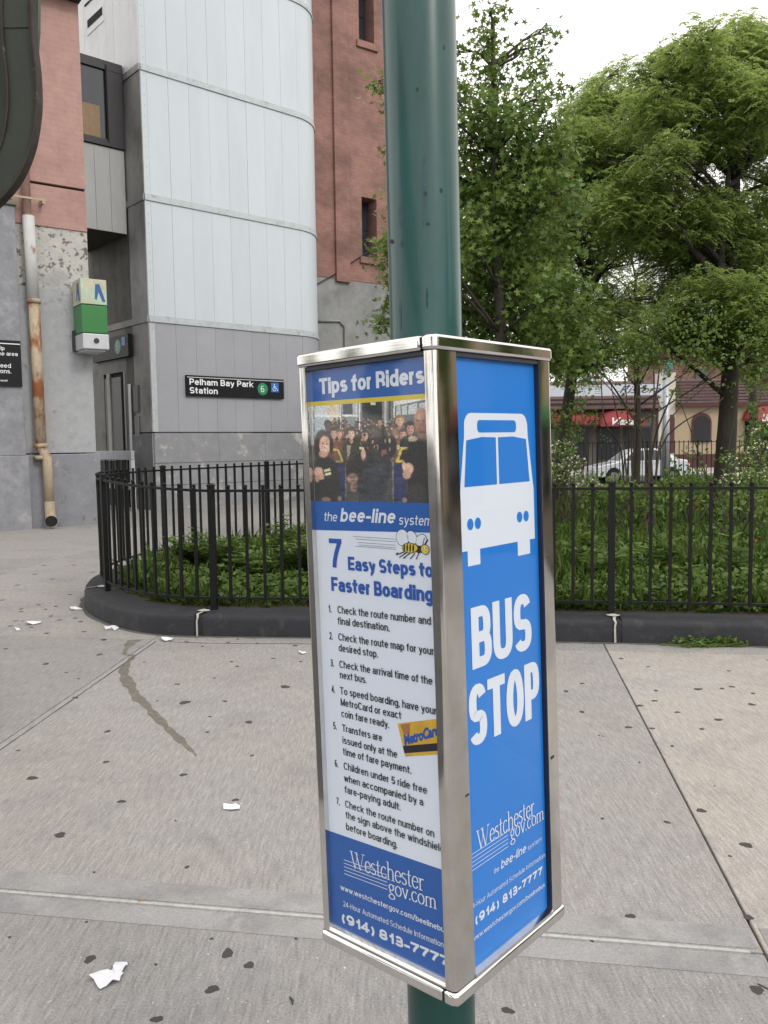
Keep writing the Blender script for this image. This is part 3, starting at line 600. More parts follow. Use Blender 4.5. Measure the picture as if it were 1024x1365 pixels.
# ------------------------------------------------------------------ wrought iron fence
def fence(path, zb, ztop, label, name='iron_fence', post_every=11, start=0, posts_at=None, pitch=.149, pw=.024, sides=None, group=None):
    P = np.array(path); Ls = np.concatenate([[0], np.cumsum(np.linalg.norm(np.diff(P, axis=0), axis=1))])
    root = empty(name, (P[0, 0], P[0, 1], 0), label=label, cat='fence', group=group)
    def at(s):
        x = np.interp(s, Ls, P[:, 0]); y = np.interp(s, Ls, P[:, 1]); i = min(np.searchsorted(Ls, s), len(P)-1); i = max(i, 1)
        return x, y, math.atan2(P[i, 1]-P[i-1, 1], P[i, 0]-P[i-1, 0])
    unit = MB().box(-pw/2, pw/2, -pw/2, pw/2, 0, 1).mesh('picket', M_iron)
    kn = MB(); kn.tube([(0, 0, -.004), (0, 0, .006), (0, 0, .016), (0, 0, .026), (0, 0, .032)], [.010, .013, .019, .016, .005], 8)
    knob = kn.mesh('picket_knob', M_iron, True)
    pm = MB().box(-.026, .026, -.026, .026, 0, 1).mesh('post', M_iron)
    pc = MB().prism([(-.031, -.031), (.031, -.031), (.031, .031), (-.031, .031)], 0, .012)
    pc.add([(-.031, -.031, .012), (.031, -.031, .012), (.031, .031, .012), (-.031, .031, .012), (0, 0, .028)], [(0, 1, 4), (1, 2, 4), (2, 3, 4), (3, 0, 4)])
    pcap = pc.mesh('post_cap', M_iron)
    s = start; k = 0; pts_ = posts_at or []
    n = int((Ls[-1]-start)/pitch)
    for k in range(n+1):
        s = start+k*pitch; x, y, a = at(s); zt = ztop(s)
        isp = any(abs(s-q) < pitch/2 for q in pts_) if posts_at is not None else (k % post_every == 0)
        if isp:
            o = link('post', pm, root); o.location = (x, y, zb-.005); o.scale = (1, 1, zt-zb+.005); o.rotation_euler.z = a
            c_ = link('post_cap', pcap, o); c_.location = (0, 0, 1); c_.matrix_parent_inverse = Matrix.Identity(4); c_.scale = (1, 1, 1/(zt-zb))
        else:
            o = link('picket', unit, root); o.location = (x, y, zb+.085); o.scale = (1, 1, zt-zb-.105); o.rotation_euler.z = a+random.uniform(-.05, .05)
            if name == 'iron_fence':
                o.rotation_euler.x = random.uniform(-.006, .006)
            kk = link('picket_knob', knob, o); kk.matrix_parent_inverse = Matrix.Identity(4); kk.location = (0, 0, 1); kk.scale = (1, 1, 1/(zt-zb-.105))
    # rails as continuous flat bars following the path
    ss = np.linspace(start, start+n*pitch, max(8, int(n*pitch/.12)))
    for (dz0, dz1, ref) in ((-.052, -.030, 't'), (.095, .112, 'b')):
        vs = []; 
        for q in ss:
            x, y, a = at(q); nx, ny = -math.sin(a), math.cos(a); z = (ztop(q) if ref == 't' else zb)
            for (o_, dz) in ((-.0165, dz0), (.0165, dz0), (.0165, dz1), (-.0165, dz1)): vs.append((x+nx*o_, y+ny*o_, z+dz))
        m_ = len(ss); fs = [(4*i+j, 4*i+(j+1) % 4, 4*i+4+(j+1) % 4, 4*i+4+j) for i in range(m_-1) for j in range(4)]+[(3, 2, 1, 0), tuple(4*(m_-1)+j for j in range(4))]
        r_ = MB(); r_.add(vs, fs); r_.build('rail', M_iron, root)
    return root
FL = np.concatenate([[0], np.cumsum(np.linalg.norm(np.diff(FEN, axis=0), axis=1))])
def fs(x, y): return float(FL[np.argmin(np.hypot(FEN[:, 0]-x, FEN[:, 1]-y))])
pa, pb = fs(1.86, 6.83), fs(-1.50, 7.28)
p3 = fs(-2.78, 8.32)
zt_ = lambda s: float(np.interp(s, [0, pb, p3, fs(-3.1, 9.6), FL[-1]], [1.255, 1.262, 1.335, 1.345, 1.42]))
PITCHF = (pb-pa)/22.
posts = [pa-22*PITCHF, pa-11*PITCHF, pa, pa+11*PITCHF, pb, p3, fs(-2.83, 10.83)]+[fs(-1.70, 12.28)+q_*12*PITCHF for q_ in range(5)]
st0 = pa-int(pa/PITCHF)*PITCHF
fence(FEN, .18, zt_, 'black wrought iron picket fence curving along the dark kerb of the planter', posts_at=posts, pitch=PITCHF, start=st0)
fence(np.array([[5.6, 28.6], [16.5, 27.4]]), .16, lambda s: 1.60, 'low black iron fence at the far side of the planter near the street', name='street_fence', group=None, start=0)

# ================================================================== STATION BUILDING (left)
dB = np.array([.809, .588, 0]); nB = np.array([-.588, .809, 0])       # along the facade, into the building
B0 = G(132.5, 698); B0[2] = 0
hb = lambda x, y: hit(x, y, B0, dB[:2])
z_plinth = hb(90, 605)[1]; z_split = hb(85, 305)[1]; z_gr = hb(80, 249)[1]
t_pier = hb(34, 600)[0]; t_pipe0 = hb(34, 500)[0]; t_pipe1 = hb(50, 500)[0]
FB = frame(B0, dB, nB)
bld = empty('station_building', tuple(B0), label='tall pink rendered station building with grey stone base behind the elevator tower', cat='building')
TL = -7.5
MB().box(TL, 0, .09, 2.0, z_split, 17, FB).build('upper_wall', M_backing, bld)
MB().box(TL, 0, .0, .09, z_split, z_gr-.02, FB).build('render_band', M_pink, bld, bevel=.008)
MB().box(TL, 0, -.006, .09, z_gr+.03, 15.4, FB).build('render_wall', M_pink, bld, bevel=.008)
MB().box(TL, 0, .03, .8, z_plinth+.02, z_split, FB).build('plaster_wall', [M_plast], bld)
# the lower half of that wall is smoother, greyer plaster
z_mid = hb(80, 385)[1]
MB().box(TL, .002, .012, .1, z_plinth+.02, z_mid, FB).build('lower_plaster', M_plast2, bld, bevel=.01)
MB().box(TL, .06, -.07, .8, -.16, z_plinth, FB).build('plinth', M_plinth, bld, bevel=.02)
MB().box(TL, .0, .8, 5.4, -.16, z_split, FB).build('core_wall', M_backing, bld)
z_pt = hb(14, 278)[1]
MB().box(TL-.1, t_pier, -.28, .05, -.16, z_plinth-.02, FB).box(TL-.1, t_pier-.04, -.24, .05, z_plinth-.02, z_pt, FB).build('pier', M_pil, bld, bevel=.015)
MB().box(TL-.1, t_pier, -.30, .05, z_pt, z_pt+.10, FB).build('pier_cap', mat('mossy_cap', (.16, .165, .13), .95, noise=(9, .4), bump=(20, .8, .02)), bld, bevel=.02)
MB().box(TL, .25, -.75, .3, 15.4, 15.75, FB).box(TL, .15, -.45, .3, 15.15, 15.4, FB).build('eave', M_dark, bld)
tt, zz = hb(122, 2)
MB().box(TL, .12, -.55, .05, zz+.05, zz+.5, FB).box(TL, .02, -.35, .05, zz-.12, zz+.05, FB).build('dark_cornice', mat('black_cornice', (.015, .017, .014), .7), bld)
# right-hand wing of the same building behind the tower
W0 = np.array([-2.30, 27.0, 0]); hw = lambda x, y: hit(x, y, W0, dB[:2]); FW = frame(W0, dB, nB)
zc = hw(470, 374)[1]; tE = 5.6
w1 = [hw(482, 262), hw(503, 345)]; w2 = [hw(479, -30), hw(504.5, 62)]
x0_, x1_ = w1[0][0], w1[1][0]
MB().box(-3.6, x0_, 0, .6, zc, 19, FW).box(x1_, tE, 0, .6, zc, 19, FW).box(x0_, x1_, 0, .6, zc, w1[1][1], FW).box(x0_, x1_, 0, .6, w1[0][1], w2[1][1], FW).box(x0_, x1_, 0, .6, w2[0][1], 19, FW).build('wing_wall', M_pinkB, bld)
MB().box(-3.6, tE, .02, .6, -.16, zc, FW).build('wing_base', M_greyr, bld)
MB().box(-3.6, tE, .62, 6, -.16, 18.8, FW).build('wing_core', M_backing, bld)
for k, (a, b) in enumerate((w1, w2)):
    z1, z0 = a[1], b[1]
    wn = MB().box(x0_, x1_, .50, .54, z0, z1, FW).build('window', M_dkfr, bld)
    xm = x0_+(x1_-x0_)*.5
    MB().box(x0_+.05, xm-.03, .47, .51, z0+.05, (z0+z1)/2-.03, FW).box(x0_+.05, xm-.03, .47, .51, (z0+z1)/2+.03, z1-.05, FW).box(xm+.03, x1_-.05, .47, .51, z0+.05, (z0+z1)/2-.03, FW).box(xm+.03, x1_-.05, .47, .51, (z0+z1)/2+.03, z1-.05, FW).build('pane', M_glassdk, wn)
    MB().box(x0_-.12, x1_+.12, -.08, .02, z0-.22, z0, FW).build('window_sill', M_pinkB, bld, bevel=.015)
ta, tb = hw(444, 200)[0], hw(463, 200)[0]
MB().box(ta, tb, -.10, .02, zc-.1, 19, FW).build('pilaster', M_pinkB, bld, bevel=.015)
MB().tube([FW(hw(424, 428)[0], -.03, hw(424, 428)[1]), FW(hw(452, 428)[0], -.03, hw(452, 428)[1]), FW(hw(459, 436)[0], -.03, hw(459, 436)[1]), FW(hw(459, 600)[0], -.03, .3)], .035, 8).build('conduit', M_greyr, bld, smooth=True)
cb = [FW(hw(x, y)[0], -.06, hw(x, y)[1]) for x, y in ((420, 380), (445, 366), (468, 350), (482, 341), (500, 330), (520, 318), (560, 300))]
MB().tube(cb, .018, 5).build('cable', M_cable, bld)
# return walls under the link bridge
MB().box(-.4, -.003, 2.01, 3.0, z_split+.003, 16.9, FB).build('return_wall', M_greyr, bld)

# drain pipe in the corner beside the pier
tp = (t_pipe0+t_pipe1)/2+.02
pz = [hb(42, 694)[1], hb(42, 608)[1], hb(42, 598)[1], hb(40, 403)[1], hb(36, 292)[1], hb(30, 215)[1]]
dp = empty('drain_pipe', tuple(FB(tp, -.12, 0)), label='rusty drain pipe running down the corner of the grey wall to an open elbow', cat='pipe')
MB().tube([FB(tp, -.16, pz[4]), FB(tp, -.16, 15)], .085, 12).build('upper_pipe', M_pink, dp, smooth=True)
MB().tube([FB(tp+.04, -.17, pz[3]), FB(tp+.02, -.17, pz[4]+.02)], .115, 14).build('white_pipe', M_pipew, dp, smooth=True)
MB().tube([FB(tp+.06, -.17, pz[2]+.02), FB(tp+.05, -.17, pz[3])], .11, 14).build('lower_pipe', M_rust, dp, smooth=True)
MB().tube([FB(tp+.06, -.17, pz[2]+.10), FB(tp+.06, -.18, pz[2]), FB(tp+.14, -.26, pz[2]-.16), FB(tp+.15, -.27, .55)], .095, 14).build('foot_pipe', M_rust, dp, smooth=True)
el = MB(); c0 = FB(tp+.15, -.27, .55)
ep = [c0, c0+np.array([0, 0, -.22]), c0+np.array([.02, -.03, -.33]), c0+np.array([.08, -.14, -.38]), c0+np.array([.14, -.30, -.39])]
el.tube(ep, [.10, .10, .105, .11, .115], 14, cap=False); el.build('elbow', M_rust, dp, smooth=True)
MB().tube([c0+np.array([.125, -.27, -.388]), c0+np.array([.138, -.292, -.39])], .10, 14).build('elbow_mouth', M_dark, dp)
for z_ in (pz[3]+.0, pz[2]+.06, pz[1]-.03):
    MB().tube([FB(tp+.05, -.17, z_-.04), FB(tp+.05, -.17, z_+.04)], .135, 14).build('collar', M_rust, dp, smooth=True)
zc_ = hb(35, 268)[1]
MB().box(tp-.35, tp+.35, -.26, -.245, zc_-.02, zc_+.02, FB).box(tp-.32, tp-.28, -.26, .0, zc_-.07, zc_+.03, FB).box(tp+.28, tp+.32, -.26, .0, zc_-.07, zc_+.03, FB).build('bracket', M_rust, dp)

# black notice on the pier
dF = frame(B0+nB*(-.26), dB, nB)
sx1, _ = hit(25, 480, B0+nB*-.26, dB[:2]); sx2, _ = hit(28, 480, B0+nB*-.26, dB[:2])
zt1 = hit(14, 454, B0+nB*-.26, dB[:2])[1]; zb1 = hit(14, 515, B0+nB*-.26, dB[:2])[1]; sx0 = sx2-(zt1-zb1)*1.25
nt_ = empty('notice_sign', tuple(dF(sx2, 0, zb1)), label='black notice with white lettering about pigeons on the grey pier', cat='sign')
MB().box(sx0, sx2, -.03, .0, zb1, zt1, dF).build('sign_board', M_black, nt_)
Hh = zt1-zb1; m_ = MB(); ff = lambda s, d, z: dF(s, -.034-d, z)
m_.box(sx0, sx2-.01, -.034, -.032, zt1-Hh*.085, zt1-Hh*.065, dF)
def nline(t_, xr, yb, cap, bold=.02):
    wd = (sum(SANS[c][0] for c in t_)+.085*len(t_)+.15*len(t_))*cap/.72*.86; text(m_, t_, xr-wd, xr, yb, cap, ff, bold=bold)
Wn = sx2-sx0
nline('Please help', sx2-Wn*.42*.62, zt1-Hh*.22, Hh*.085); nline('keep the area', sx2-Wn*.05, zt1-Hh*.335, Hh*.085)
nline('Do not feed', sx2-Wn*.17, zt1-Hh*.60, Hh*.095); nline('pigeons.', sx2-Wn*.17, zt1-Hh*.72, Hh*.095); nline('New York City Transit', sx2-Wn*.24, zt1-Hh*.90, Hh*.045)
m_.build('lettering', M_white, nt_)

# square lamp box with a worn M sign, projecting from the wall
PL = B0+nB*(-.62); hl = lambda x, y: hit(x, y, PL, dB[:2]); FLm = frame(PL, dB, nB)
lx0, lx1 = hl(109, 420)[0], hl(143.5, 420)[0]; zA, zB_, zC, zD = hl(126, 372)[1], hl(126, 406.5)[1], hl(126, 444.5)[1], hl(126, 464)[1]
lamp = empty('station_lamp', tuple(FLm(lx0, .6, zD)), label='square wall lamp box with faded letter panel, green panel and white speaker base', cat='lamp')
MB().box(lx0, lx1, 0, .56, zB_+.012, zA, FLm).build('letter_panel', M_cream, lamp, bevel=.01)
MB().box(lx0+.004, lx1-.004, .004, .56, zC+.012, zB_-.005, FLm).build('green_panel', M_grnlamp, lamp, bevel=.01)
MB().box(lx0+.0, lx1+.01, -.015, .60, zD-.02, zC-.004, FLm).box(lx0+.05, lx1-.05, .05, .6, zD-.06, zD-.02, FLm).build('base_box', M_alu, lamp, bevel=.015)
MB().box(lx0+.02, lx1-.02, .02, .56, zC-.01, zC+.014, FLm).box(lx0+.02, lx1-.02, .02, .56, zB_-.008, zB_+.014, FLm).build('seam', M_dark, lamp)
MB().box(lx0-.03, lx0+.06, .5, .66, zD-.02, zC+.1, FLm).build('mounting_plate', M_dkfr, lamp)
cxl, czl = (lx0+lx1)/2+.01, (zC+zD)/2
MB().tube([FLm(cxl, -.03, czl), FLm(cxl, -.005, czl)], .055, 16).build('speaker', M_dkfr, lamp)
w_, h_ = lx1-lx0, zA-zB_
def mp_(poly, side=False):
    m2 = MB()
    if side: P_ = [FLm(lx0-.005, .56*(1-u), zB_+.012+v*h_) for u, v in poly]
    else: P_ = [FLm(lx0+u*w_, -.005, zB_+.012+v*h_) for u, v in poly]
    m2.add(P_, [tuple(range(len(P_)))]); return m2
mp_([(.56, .78), (.72, .80), (.94, .14), (.82, .12), (.68, .50), (.60, .18), (.53, .22)]).build('letter_mark', M_mblue, lamp)
mp_([(.58, .82), (.74, .84), (.88, .12), (.76, .10), (.64, .55), (.54, .14), (.46, .16)], True).build('letter_mark', M_mblue, lamp)

# ------------------------------------------------------------------ elevator tower
dT = np.array([.747, .664, 0]); nT = np.array([-.664, .747, 0]); C0 = G(207.5, 680); C0[2] = 0
FT = frame(C0, dT, nT); ht = lambda x, y: hit(x, y, C0, dT[:2])
zs = [ht(207, 580)[1]]; z5 = ht(204, 425)[1]; z8 = ht(198.5, 263)[1]; z11 = ht(192, 90)[1]
zs = [zs[0], z5, z8, z11, z11+(z11-z8)*1.0, z11+2*(z11-z8)]
LS, RR = 4.72, 1.3
tower = empty('elevator_tower', tuple(C0), label='tall elevator tower clad in pale blue panels with a rounded corner over a grey storey', cat='tower')
def plan(s):     # point and outward normal on the cladding line, s = distance from the front left corner
    if s <= LS: return np.array([s, 0.]), np.array([0., -1])
    a = (s-LS)/RR
    if a <= math.pi/2: return np.array([LS+RR*math.sin(a), RR-RR*math.cos(a)]), np.array([math.sin(a), -math.cos(a)])
    return np.array([LS+RR, RR+(s-LS-RR*math.pi/2)]), np.array([1., 0])
STOT = LS+RR*math.pi/2+2.6
def skin(s0, s1, d0, d1, z0, z1, name, m, seg=1, bevel=0):
    mbk = MB(); n = max(1, seg); vs = []
    for i in range(n+1):
        p, nn = plan(s0+(s1-s0)*i/n)
        for d, z in ((d1, z0), (d0, z0), (d0, z1), (d1, z1)):
            q = p+nn*d; vs.append(FT(q[0], q[1], z))
    f_ = [(4*i+j, 4*i+(j+1) % 4, 4*i+4+(j+1) % 4, 4*i+4+j) for i in range(n) for j in range(4)]+[(3, 2, 1, 0), tuple(4*n+j for j in range(4))]
    mbk.add(vs, f_); o = mbk.build(name, m, tower, bevel=bevel); return o
# solid core
core = [tuple(plan(s)[0]-plan(s)[1]*.06) for s in np.linspace(.06, STOT, 30)]+[(.06, RR+2.6)]
mbk = MB(); n = len(core); mbk.prism(core, -.1, zs[-1]+1.0, FT); mbk.build('core', M_backing, tower)
edges = [0, .16]+[.16+.58*k for k in range(1, 9)]
while edges[-1] < STOT-.3: edges.append(edges[-1]+.58)
TR = .085
for lv in range(5):
    z0, z1 = zs[lv]+TR, zs[lv+1]-TR
    m_ = M_panel2 if lv == 0 else M_panel
    for a, b in zip(edges[:-1], edges[1:]):
        if b > STOT: break
        mm = m_
        if a == 0: mm = M_trim if lv == 0 else M_panel
        skin(a+.0025, b-.0025, -.03, .012+random.uniform(-.002, .002), z0, z1, 'cladding_panel', mm, 4 if b > LS else 1)
    skin(0, STOT, -.03, .045, zs[lv+1]-TR+.004, zs[lv+1]-.01, 'flashing', M_trim, 60)
    skin(0, STOT, -.03, .028, zs[lv+1]-.006, zs[lv+1]+TR-.004, 'flashing', M_trim, 60)
# plinth with peeling paint in four slabs
for a, b in ((-.02, 1.9), (1.9, 3.4), (3.4, 4.9), (4.9, STOT)):
    skin(a+.003, b-.003, -.05, .04, -.1, zs[0]+.05, 'base_panel', M_base, 8)
for zq in (.62, 1.2): skin(0, STOT, -.02, .044, zq, zq+.012, 'base_seam', M_dirt, 30)
# studs on the left edge strip
sm_ = MB()
for lv in range(5):
    for k in range(12):
        zq = zs[lv]+TR+.15+k*(zs[lv+1]-zs[lv]-.4)/11
        sm_.tube([FT(.09, -.012, zq), FT(.09, -.022, zq)], .016, 6)
sm_.build('studs', M_alu, tower, kind='stuff')
M_grime_shade = mat('grimy_shaded_panel', (.115, .105, .092), .7, noise=(2, .25), second=((.06, .052, .042), 1.2, .45, .65))  # grimy panels, colour also darkened to paint in the shade under the bridge
# side face (towards the building): panels, bands
FS = frame(C0, nT, dT)      # x runs back along the side, y into the tower
hs_ = lambda x, y: hit(x, y, C0, nT[:2])
sb = [0, .40, .80, 1.2, 1.24]
zbr0 = hit(180, 314, C0+nT*.95, dT[:2])[1]; zbr1 = hit(168, 92, C0+nT*.95, dT[:2])[1]; zw0 = hit(150, 196, C0+nT*.95, dT[:2])[1]
for lv in range(5):
    z0, z1 = zs[lv]+TR, zs[lv+1]-TR
    for k in range(16):
        a, b = k*.46, (k+1)*.46
        if lv == 0 and a > 1.2 and b < 3.8: continue
        m_ = (M_grime_shade if (k >= 2 and z1 < zbr0+1.2) else M_side) if lv < 3 else M_sidew
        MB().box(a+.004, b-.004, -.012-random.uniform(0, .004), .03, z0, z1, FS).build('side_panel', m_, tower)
    MB().box(0, 7.36, -.04, .03, zs[lv+1]-TR+.004, zs[lv+1]+TR-.004, FS).build('side_flashing', M_trim if lv > 2 else M_side, tower)
MB().box(-.04, 1.3, -.04, .02, -.1, zs[0]+.05, FS).build('side_base', M_base, tower)
MB().box(0, 7.4, .06, 3, -.1, zs[-1], FS).build('side_core', M_backing, tower)
# louvre high on the side face
l0, l1 = hs_(117, 36), hs_(139, 10)
la, lb = sorted((l0[0], l1[0])); lz1, lz0 = hs_(139, 8)[1], hs_(139, 22)[1]
lv_ = MB().box(la, lb, -.03, .03, lz0-.12, lz1+.1, FS).build('louvre_frame', M_sidew, tower)
MB().box(la+.06, lb-.06, -.035, -.028, lz0+.05, lz1-.0, FS).build('louvre_slot', M_dark, lv_)
MB().box(la-.2, lb+.1, -.03, -.012, lz1+.42, lz1+.47, FS).build('louvre_seam', M_dark, tower)
# entrance recess on the side face: door, jambs, sign above
zd = hs_(155, 497)[1]; sg0, sg1 = hs_(176.5, 460)[0], hs_(134, 460)[0]; zg1, zg0 = hs_(170, 446)[1], hs_(170, 476)[1]
d0, d1 = hs_(169, 560)[0], hs_(141, 560)[0]
MB().box(1.2, d0, -.012, .03, -.1, zs[1]-TR, FS).box(d1, 4.5, -.012, .03, -.1, zs[1]-TR, FS).box(d0, d1, -.012, .03, zd, zs[1]-TR, FS).build('door_wall', mat('shaded_door_wall', (.17, .165, .15), .6, noise=(2.5, .2), second=((.09, .085, .075), 1.3, .5, .7)), tower)  # door wall colour darkened to paint in the shade of the entrance
MB().box(d0, d1, .03, .058, -.1, zd, FS).build('door_recess', M_dark, tower)
door = MB().box(d0+.28, d1-.02, .0, .035, 0.02, zd-.12, FS).build('door', mat('grey_lift_door', (.11, .11, .11), .5, noise=(3, .2)), tower)
MB().box(d0+.5, d0+.7, -.012, .0, 1.15, 1.45, FS).build('door_handle', M_dark, door)
MB().box(d1-.42, d1-.22, -.03, .03, -.05, zd, FS).box(d0-.02, d0+.05, -.03, .03, -.05, zd, FS).build('door_jamb', M_side, tower)
MB().box(d0-.36, d0-.27, -.06, -.02, .5, hs_(176, 512)[1], FS).build('white_post', M_sidew, tower)
MB().box(.68, .95, -.05, -.02, 2.55, 3.25, FS).build('call_panel', mat('panel_notice', (.08, .09, .10), .5), tower)
MB().box(.72, .93, -.05, -.02, 1.9, 2.45, FS).build('notice_plate', mat('pale_notice', (.25, .25, .27), .6), tower)
es = empty('entrance_sign', tuple(FS(sg0, -.1, zg0)), label='black entrance sign with a green route disc over the elevator doorway', cat='sign')
MB().box(sg0, sg1+.3, -.12, -.03, zg0, zg1, FS).build('sign_board', M_black, es)
zc6 = (zg0+zg1)/2; rr6 = .19
m2 = MB(); P_ = [FS(sg0+.62+rr6*math.cos(a), -.125, zc6+rr6*math.sin(a)) for a in np.linspace(0, 2*math.pi, 24, endpoint=False)]; m2.add(P_, [tuple(range(24))]); m2.build('route_disc', M_green6, es)
MB().box(sg0+.16, sg0+.38, -.126, -.122, zc6, zc6+.22, FS).build('access_square', M_blueac, es)
m2 = MB(); text(m2, '6', -(sg0+.70), -(sg0+.54), zc6-.10, .20, lambda s, d, z: FS(-s, -.13, z), bold=.02); m2.build('lettering', M_white, es)
# stainless gate in front of the doorway
gt = empty('entrance_gate', tuple(FS(1.6, -.5, 0)), label='low stainless gate with dark bars in front of the elevator doorway', cat='gate')
ga, gb = hit(177, 606, C0-dT*.55, nT[:2])[0], hit(128, 606, C0-dT*.55, nT[:2])[0]; FGt = frame(C0-dT*.55, nT, dT)
gz1, gz0 = hit(160, 601, C0-dT*.55, nT[:2])[1], hit(160, 613, C0-dT*.55, nT[:2])[1]
MB().box(ga, gb, -.05, .05, gz0, gz1, FGt).build('top_beam', M_galv, gt, bevel=.01)
MB().box(ga, ga+.10, -.05, .05, 0, gz0-.005, FGt).box(gb-.1, gb, -.05, .05, 0, gz0-.005, FGt).build('gate_post', M_alu, gt)
for k in range(5): MB().box(ga+.25+k*.35, ga+.28+k*.35, -.015, .015, .1, gz0-.004, FGt).build('bar', M_iron, gt)
MB().box(ga+.1, gb-.1, .03, .045, .1, gz0-.03, FGt).build('backing_sheet', M_dkfr, gt)
MB().box(ga, gb, -.06, .06, .55, .72, FGt).build('mid_beam', M_alu, gt)

# link bridge between tower and building
LB = C0+nT*.95; FLb = frame(LB, dT, nT); hq = lambda x, y: hit(x, y, LB, dT[:2])
xb1 = -.045
br = empty('link_bridge', tuple(FLb(-1, 0, zbr0)), label='enclosed link bridge with a dark window joining the pink building to the tower', cat='bridge')
wl, wr = hq(116, 140)[0], hq(172, 140)[0]; zwt = hq(160, 88)[1]; zwb = hq(150, 197)[1]
MB().box(-4.2, xb1, .03, 2.6, zbr0, zwt, FLb).build('bridge_core', M_soffit, br)
k = xb1
while k > -3.6:
    MB().box(k-.40, k-.008, 0, .03, zbr0, zwb-.02, FLb).build('cladding_panel', mat('bridge_panel', (.40, .41, .41), .5, noise=(1.5, .15), second=((.27, .26, .25), 1.5, .5, .7), stretch=(1, 1, .3)) if k == xb1 else bpy.data.materials['bridge_panel'], br); k -= .40
bw = MB().box(-4, xb1, -.06, .03, zwt-.22, zwt, FLb).box(-4, xb1, -.06, .03, zwb-.0, zwb+.16, FLb).box(xb1-.42, xb1, -.05, .03, zwb+.16, zwt-.22, FLb).box(-2.2, -2.05, -.05, .03, zwb+.16, zwt-.22, FLb).build('window', M_dkfr, br)
MB().box(-2.05, xb1-.42, .0, .02, zwb+.16, zwt-.22, FLb).build('pane', M_glassdk, bw)
MB().box(-2.05, xb1-.62, -.012, -.002, zwb+.17, zwb+.95, FLb).build('tan_board', mat('tan_board', (.28, .19, .11), .7, noise=(8, .2)), bw)
MB().box(xb1-.46, xb1-.42, -.07, .0, zwb+.1, zwt-.1, FLb).build('mullion', M_dark, bw)

# station name sign on the tower front
zS1 = ht(247, 500)[1]; zS0 = ht(247, 528)[1]; s0_ = ht(246.5, 513)[0]; s1_ = ht(376.5, 519)[0]
H = zS1-zS0; W_ = s1_-s0_
sg = empty('station_sign', tuple(FT(s0_, -.1, zS0)), label='black station name sign with green 6 disc and blue wheelchair square on the tower', cat='sign')
MB().box(s0_, s1_, -.09, -.02, zS0, zS1, FT).build('sign_board', M_black, sg, bevel=.006)
MB().box(s0_+.02, s1_-.02, -.095, -.091, zS1-H*.11, zS1-H*.085, FT).build('white_rule', M_white, sg)
m2 = MB(); fT = lambda s, d, z: FT(s, -.096-d, z)
text(m2, 'Pelham Bay Park', s0_+W_*.028, s0_+W_*.67, zS0+H*.54, H*.30, fT, bold=.045)
text(m2, 'Station', s0_+W_*.028, s0_+W_*.305, zS0+H*.13, H*.30, fT, bold=.045)
cx6, cz6, r6 = s0_+W_*.765, zS0+H*.47, H*.31
m2.build('lettering', M_whitec, sg)
m3 = MB(); m3.add([FT(cx6+r6*math.cos(a), -.096, cz6+r6*math.sin(a)) for a in np.linspace(0, 2*math.pi, 32, endpoint=False)], [tuple(range(32))]); disc = m3.build('route_disc', M_green6, sg)
m3 = MB(); text(m3, '6', cx6-r6*.40, cx6+r6*.40, cz6-r6*.52, r6*1.05, lambda s, d, z: FT(s, -.099, z), bold=.015); m3.build('numeral', M_white, disc)
ax0 = s0_+W_*.855; aw = H*.48
sq = MB().box(ax0, ax0+aw, -.098, -.096, zS0+H*.33, zS0+H*.33+aw, FT).build('access_square', M_blueac, sg)
m3 = MB(); az = zS0+H*.33; U = lambda u, v: FT(ax0+u*aw, -.101, az+v*aw)
m3.add([U(.42+.07*math.cos(a), .82+.07*math.sin(a)) for a in np.linspace(0, 6.28, 10, endpoint=False)], [tuple(range(10))])
m3.add([U(.36, .72), U(.36, .42), U(.46, .42), U(.46, .72)], [(0, 1, 2, 3)]); m3.add([U(.462, .48), U(.462, .40), U(.70, .40), U(.70, .48)], [(0, 1, 2, 3)])
m3.add([U(.66, .395), U(.80, .15), U(.88, .19), U(.74, .395)], [(0, 1, 2, 3)]); m3.add([U(.465, .62), U(.465, .56), U(.64, .56), U(.64, .62)], [(0, 1, 2, 3)])
ar = [(.40+.22*math.cos(math.radians(a)), .32+.22*math.sin(math.radians(a))) for a in range(120, 350, 15)]; ar2 = [(.40+.16*math.cos(math.radians(a)), .32+.16*math.sin(math.radians(a))) for a in range(120, 350, 15)]
for i in range(len(ar)-1): m3.add([FT(ax0+u*aw, -.103, az+v*aw) for u, v in (ar[i], ar[i+1], ar2[i+1], ar2[i])], [(0, 1, 2, 3)])
m3.build('wheelchair_symbol', M_white, sq)

